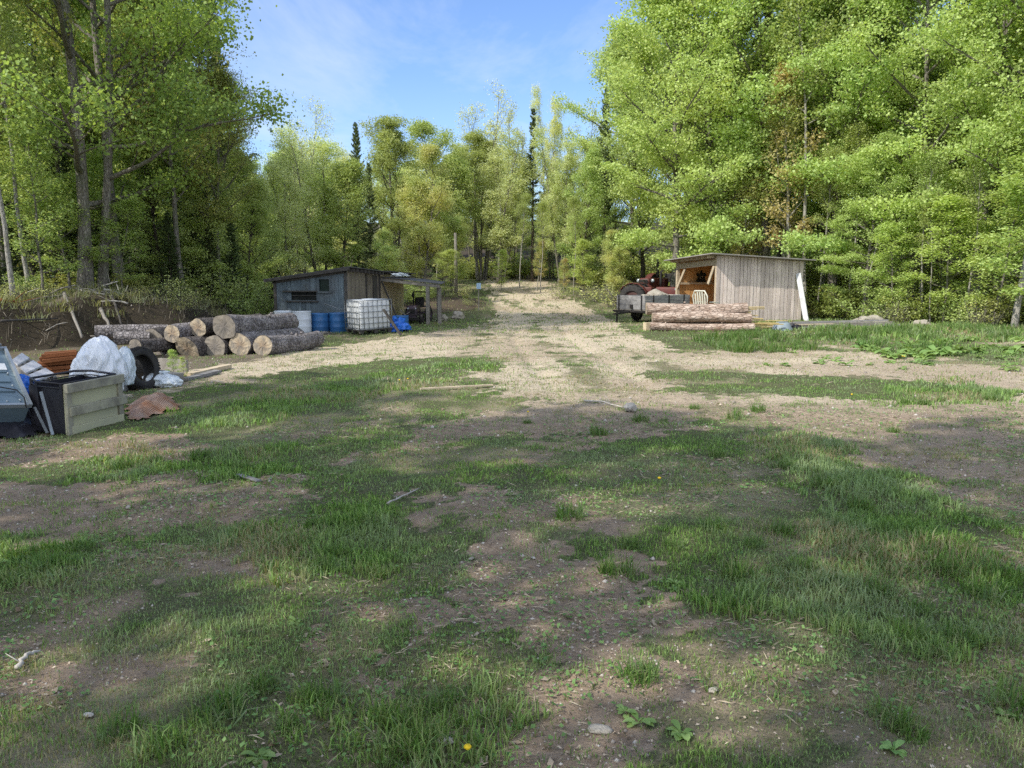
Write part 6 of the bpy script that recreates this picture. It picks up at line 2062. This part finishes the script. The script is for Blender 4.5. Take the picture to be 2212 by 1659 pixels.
M_tus = mat_blade('tussock_blades', (.05, .12, .02), (.16, .28, .06))
M_tusd = mat_blade('dry_tussock', (.16, .17, .06), (.30, .30, .14))
tus = [tussock_mesh(400 + k, 130, .17, .007, 1.1, .11) for k in range(4)]
tusb = [tussock_mesh(420 + k, 60, .26, .012, 1.2, .28, M_tusd) for k in range(3)]
tusf = [tussock_mesh(410 + k, 90, .30, .016, .7, .25) for k in range(3)]
r_ = random.Random(44)
spots = [(1385, 905), (1440, 912), (1300, 935), (1640, 890), (1560, 985), (1600, 905), (1135, 905), (1500, 878), (1700, 1020), (1780, 1060), (1850, 1100), (1920, 1150), (1980, 1200), (1830, 1180), (1700, 1150), (1620, 1180), (2050, 1240), (2120, 1300), (2160, 1250), (2000, 1320), (1900, 1280), (1800, 1260), (1740, 1230), (1960, 1380), (2080, 1390), (1600, 1240), (1550, 1150), (1240, 1120), (620, 1190), (680, 1150), (740, 1200), (700, 1240), (590, 1230), (780, 1140), (40, 1200), (110, 1230), (180, 1190), (20, 1270), (900, 1590), (850, 1630), (960, 1520), (470, 1560), (360, 1640), (250, 1600), (560, 1480), (1930, 1570), (1960, 1600), (2190, 1530), (1370, 1480), (1350, 1185), (1460, 1180), (2040, 865), (2090, 860), (2000, 880), (1960, 870), (2140, 870), (1925, 928), (1320, 1235), (840, 1560), (700, 1500), (610, 1580), (520, 1010), (430, 1000), (350, 1012), (260, 1020)]
for i, (px, py) in enumerate(spots):
    p = gpt(px + r_.uniform(-12, 12), py + r_.uniform(-6, 6))
    o = link('grass_tussock', tus[i % 4]); s = r_.uniform(.45, .95)
    o.location = (p.x, p.y, gz(p.x, p.y) - .005); o.rotation_euler = (0, 0, r_.random() * 6); o.scale = (s * 1.1, s * 1.1, s)
    tag(o, 'taller tuft of green grass rising from the yard', 'grass tuft', 'taller grass tufts in the near yard')
for i in range(150):
    x = r_.uniform(5.0, 19); y = r_.uniform(17.5, 24)
    if x > y * .70 or fbm(np.array([x * .7]), np.array([y * .9]), 3, 500)[0] < .42: continue
    o = link('grass_tussock', tusf[i % 3]); s = r_.uniform(.7, 1.4)
    o.location = (x, y, gz(x, y) - .01); o.rotation_euler = (0, 0, r_.random() * 6); o.scale = (s, s, s * .9)
    tag(o, 'shaggy tuft of long grass at the right of the yard', 'grass tuft', 'shaggy grass tufts before the right wood')
for i in range(260):
    x = -8.2 - 8 * r_.random(); y = r_.uniform(17, 26)
    if dist_poly(FOOT, np.array([x]), np.array([y]))[0] < .7 or not inside(BANKP, np.array([x]), np.array([y]))[0]: continue
    o = link('grass_tussock', tusb[i % 3]); s = r_.uniform(.7, 1.3)
    o.location = (x, y, gz(x, y) - .02); o.rotation_euler = (0, 0, r_.random() * 6); o.scale = (s * 1.2, s * 1.2, s)
    tag(o, 'shaggy grass tuft hanging over the top of the left bank', 'grass tuft', 'grass tufts along the left bank')


def weed_mesh(seed, n, L, W, col):
    """rosette of broad wavy leaves"""
    rr = random.Random(seed); mb = MB()
    for k in range(n):
        az = k * 2.4 + rr.uniform(-.3, .3); e0 = rr.uniform(.5, 1.15); l = L * rr.uniform(.6, 1.1); w_ = W * rr.uniform(.7, 1.1)
        rows = []; p = Vector((0, 0, 0)); d = Vector((math.cos(az) * math.cos(e0), math.sin(az) * math.cos(e0), math.sin(e0)))
        sd = Vector((-math.sin(az), math.cos(az), 0))
        for j in range(7):
            t = j / 6
            ww = w_ * (math.sin(PI * max(0, (t - .22) / .78)) ** .7 if t > .22 else .05)
            wob = rr.uniform(-.03, .03)
            rows.append([p - sd * ww / 2 + Vector((0, 0, .12 * ww + wob * .5)), p, p + sd * ww / 2 + Vector((0, 0, .12 * ww - wob * .5))])
            d = (d + Vector((0, 0, -.22))).normalized(); p = p + d * l / 6
        vs = [tuple(v) for r3 in rows for v in r3]; fs = []
        for j in range(6):
            for c in range(2): fs.append((j * 3 + c, j * 3 + c + 1, j * 3 + c + 4, j * 3 + c + 3))
        mb.add(vs, fs, 0, True)
    o = mb.build('broad_leaved_weed', col); me = o.data; bpy.data.objects.remove(o)
    a = me.attributes.new('rnd', 'FLOAT', 'POINT'); a.data.foreach_set('value', np.repeat(np.random.default_rng(seed).random(n), 21).astype(np.float32))
    return me


L_weed = mat_leaf('weed_leaf', (.16, .28, .07), (.30, .44, .14), None, .35, .25)
wm = [weed_mesh(600 + k, 9, .42, .20, L_weed) for k in range(3)]
wz = [(r_.uniform(1850, 2260), r_.uniform(742, 775)) for _ in range(46)] + [(r_.uniform(1900, 2200), r_.uniform(768, 800)) for _ in range(14)] + [(r_.uniform(1640, 1900), r_.uniform(745, 790)) for _ in range(14)]
for i, (px, py) in enumerate(wz):
    p = gpt(px, py); o = link('broad_leaved_weed', wm[i % 3]); s = r_.uniform(.5, 1.0) * (1 if i < 46 else .6)
    o.location = (p.x, p.y, gz(p.x, p.y)); o.rotation_euler = (0, 0, r_.random() * 6); o.scale = (s, s, s)
    tag(o, 'broad-leaved green weed growing in the sunny right of the yard', 'weed', 'broad-leaved weeds before the right wood')
for i, (px, py) in enumerate([(1472, 1592), (1380, 1565), (1455, 1275), (30, 1215), (55, 1235), (1930, 1640), (560, 1640), (1460, 1260), (2170, 1545), (1350, 1545), (100, 1180), (640, 1350)]):
    p = gpt(px, py); o = link('broad_leaved_weed', wm[i % 3]); s = r_.uniform(.10, .18)
    o.location = (p.x, p.y, gz(p.x, p.y)); o.rotation_euler = (0, 0, r_.random() * 6); o.scale = (s, s, s)
    tag(o, 'small leafy weed rosette low in the near grass', 'weed', 'small weed rosettes in the near grass')


def dandelion(px, py, label, h=.10):
    p = gpt(px, py)
    e = empty('dandelion', (p.x, p.y, gz(p.x, p.y)), (0, 0, 0), label, 'dandelion', 'yellow dandelions in the grass')
    e.scale = (.7, .7, 1)
    MB().tube([(0, 0, 0), (.005, 0, h * .6), (.012, .004, h)], [.003, .0025, .0025], 5).build('stem', L_weed, e)
    mb = MB(); mb.lathe([(0, .0), (.012, .004), (.021, .012), (.016, .017), (0, .02)], 12, 0, Matrix.Translation((.012, .004, h))); mb.build('flower', M_dand, e)


for a in [(1139, 905, 'yellow dandelion beside the bare soil, nearest the yard middle'), (1838, 868, 'yellow dandelion at the shadow edge on the right'), (1421, 1078, 'dandelion on a long stem in the near grass right of the middle', .16), (1948, 778, 'yellow dandelion among the low leafy weeds at the right'), (1952, 782, 'second yellow dandelion among the low leafy weeds at the right'), (1005, 1508 + 140, 'yellow dandelion at the bottom edge near the middle', .05),
          (862, 838, 'yellow dandelion in the sunny grass left of the loose plank'), (880, 834, 'yellow dandelion next to the one left of the loose plank')]:
    dandelion(*a)


def roots():
    r = np.random.default_rng(31); n = 5200
    x = r.uniform(-16, -7.6, n); y = r.uniform(16, 27, n)
    d = dist_poly(FOOT, x, y); ins = inside(BANKP, x, y); k = ins & (d < 2.1) & (d > .2); x, y = x[k], y[k]; n = len(x)
    z = hz(x, y)
    V, fl, ls, lt, rv, dv = blades(np.stack([x, y, z + .03], -1), r.uniform(.10, .38, n), np.full(n, .012), np.clip(r.random(n) * 1.3, 0, 1), r, 1.6)
    me = fast_mesh('roots', V, fl, ls, lt, [mat_leaf('root_fibre', (.05, .04, .03), (.28, .24, .19), None, 0, 0, rough=.9)], False, dict(rnd=rv, dry=dv))
    tag(link('roots', me), 'tangle of dry roots and dead stalks on the dark face of the bank', 'roots', kind='stuff')


roots()

plant_px('sapling', 366, 752, 12.6, 'tiny yellow-green seedling tree growing beside the low whitish bag', wide=.9, var=0)
plant_px('sapling', 388, 768, 12.9, 'second tiny yellow-green seedling by the low whitish bag', wide=.9, var=0)

for i in range(26):
    x = r_.uniform(-15.5, -9.2); y = r_.uniform(17.6, 23.5)
    if not inside(BANKP, np.array([x]), np.array([y]))[0] or dist_poly(FOOT, np.array([x]), np.array([y]))[0] > 3: continue
    L = r_.uniform(.5, 1.7); a = r_.random() * 6.28
    A = Vector((x, y, gz(x, y) + .05)); x2, y2 = x + L * math.cos(a), y + L * .5 * math.sin(a); B = Vector((x2, y2, gz(x2, y2) + r_.uniform(.03, .35)))
    branch([A, A.lerp(B, .5) + Vector((0, 0, .05)), B], r_.uniform(.010, .028), [W_grey, M_whitep, W_dark][i % 3], 'dead_branch', 'dead branch in the tangle on the earth bank', 'branch', 200 + i, 3)['group'] = 'dead branches strewn over the bank'
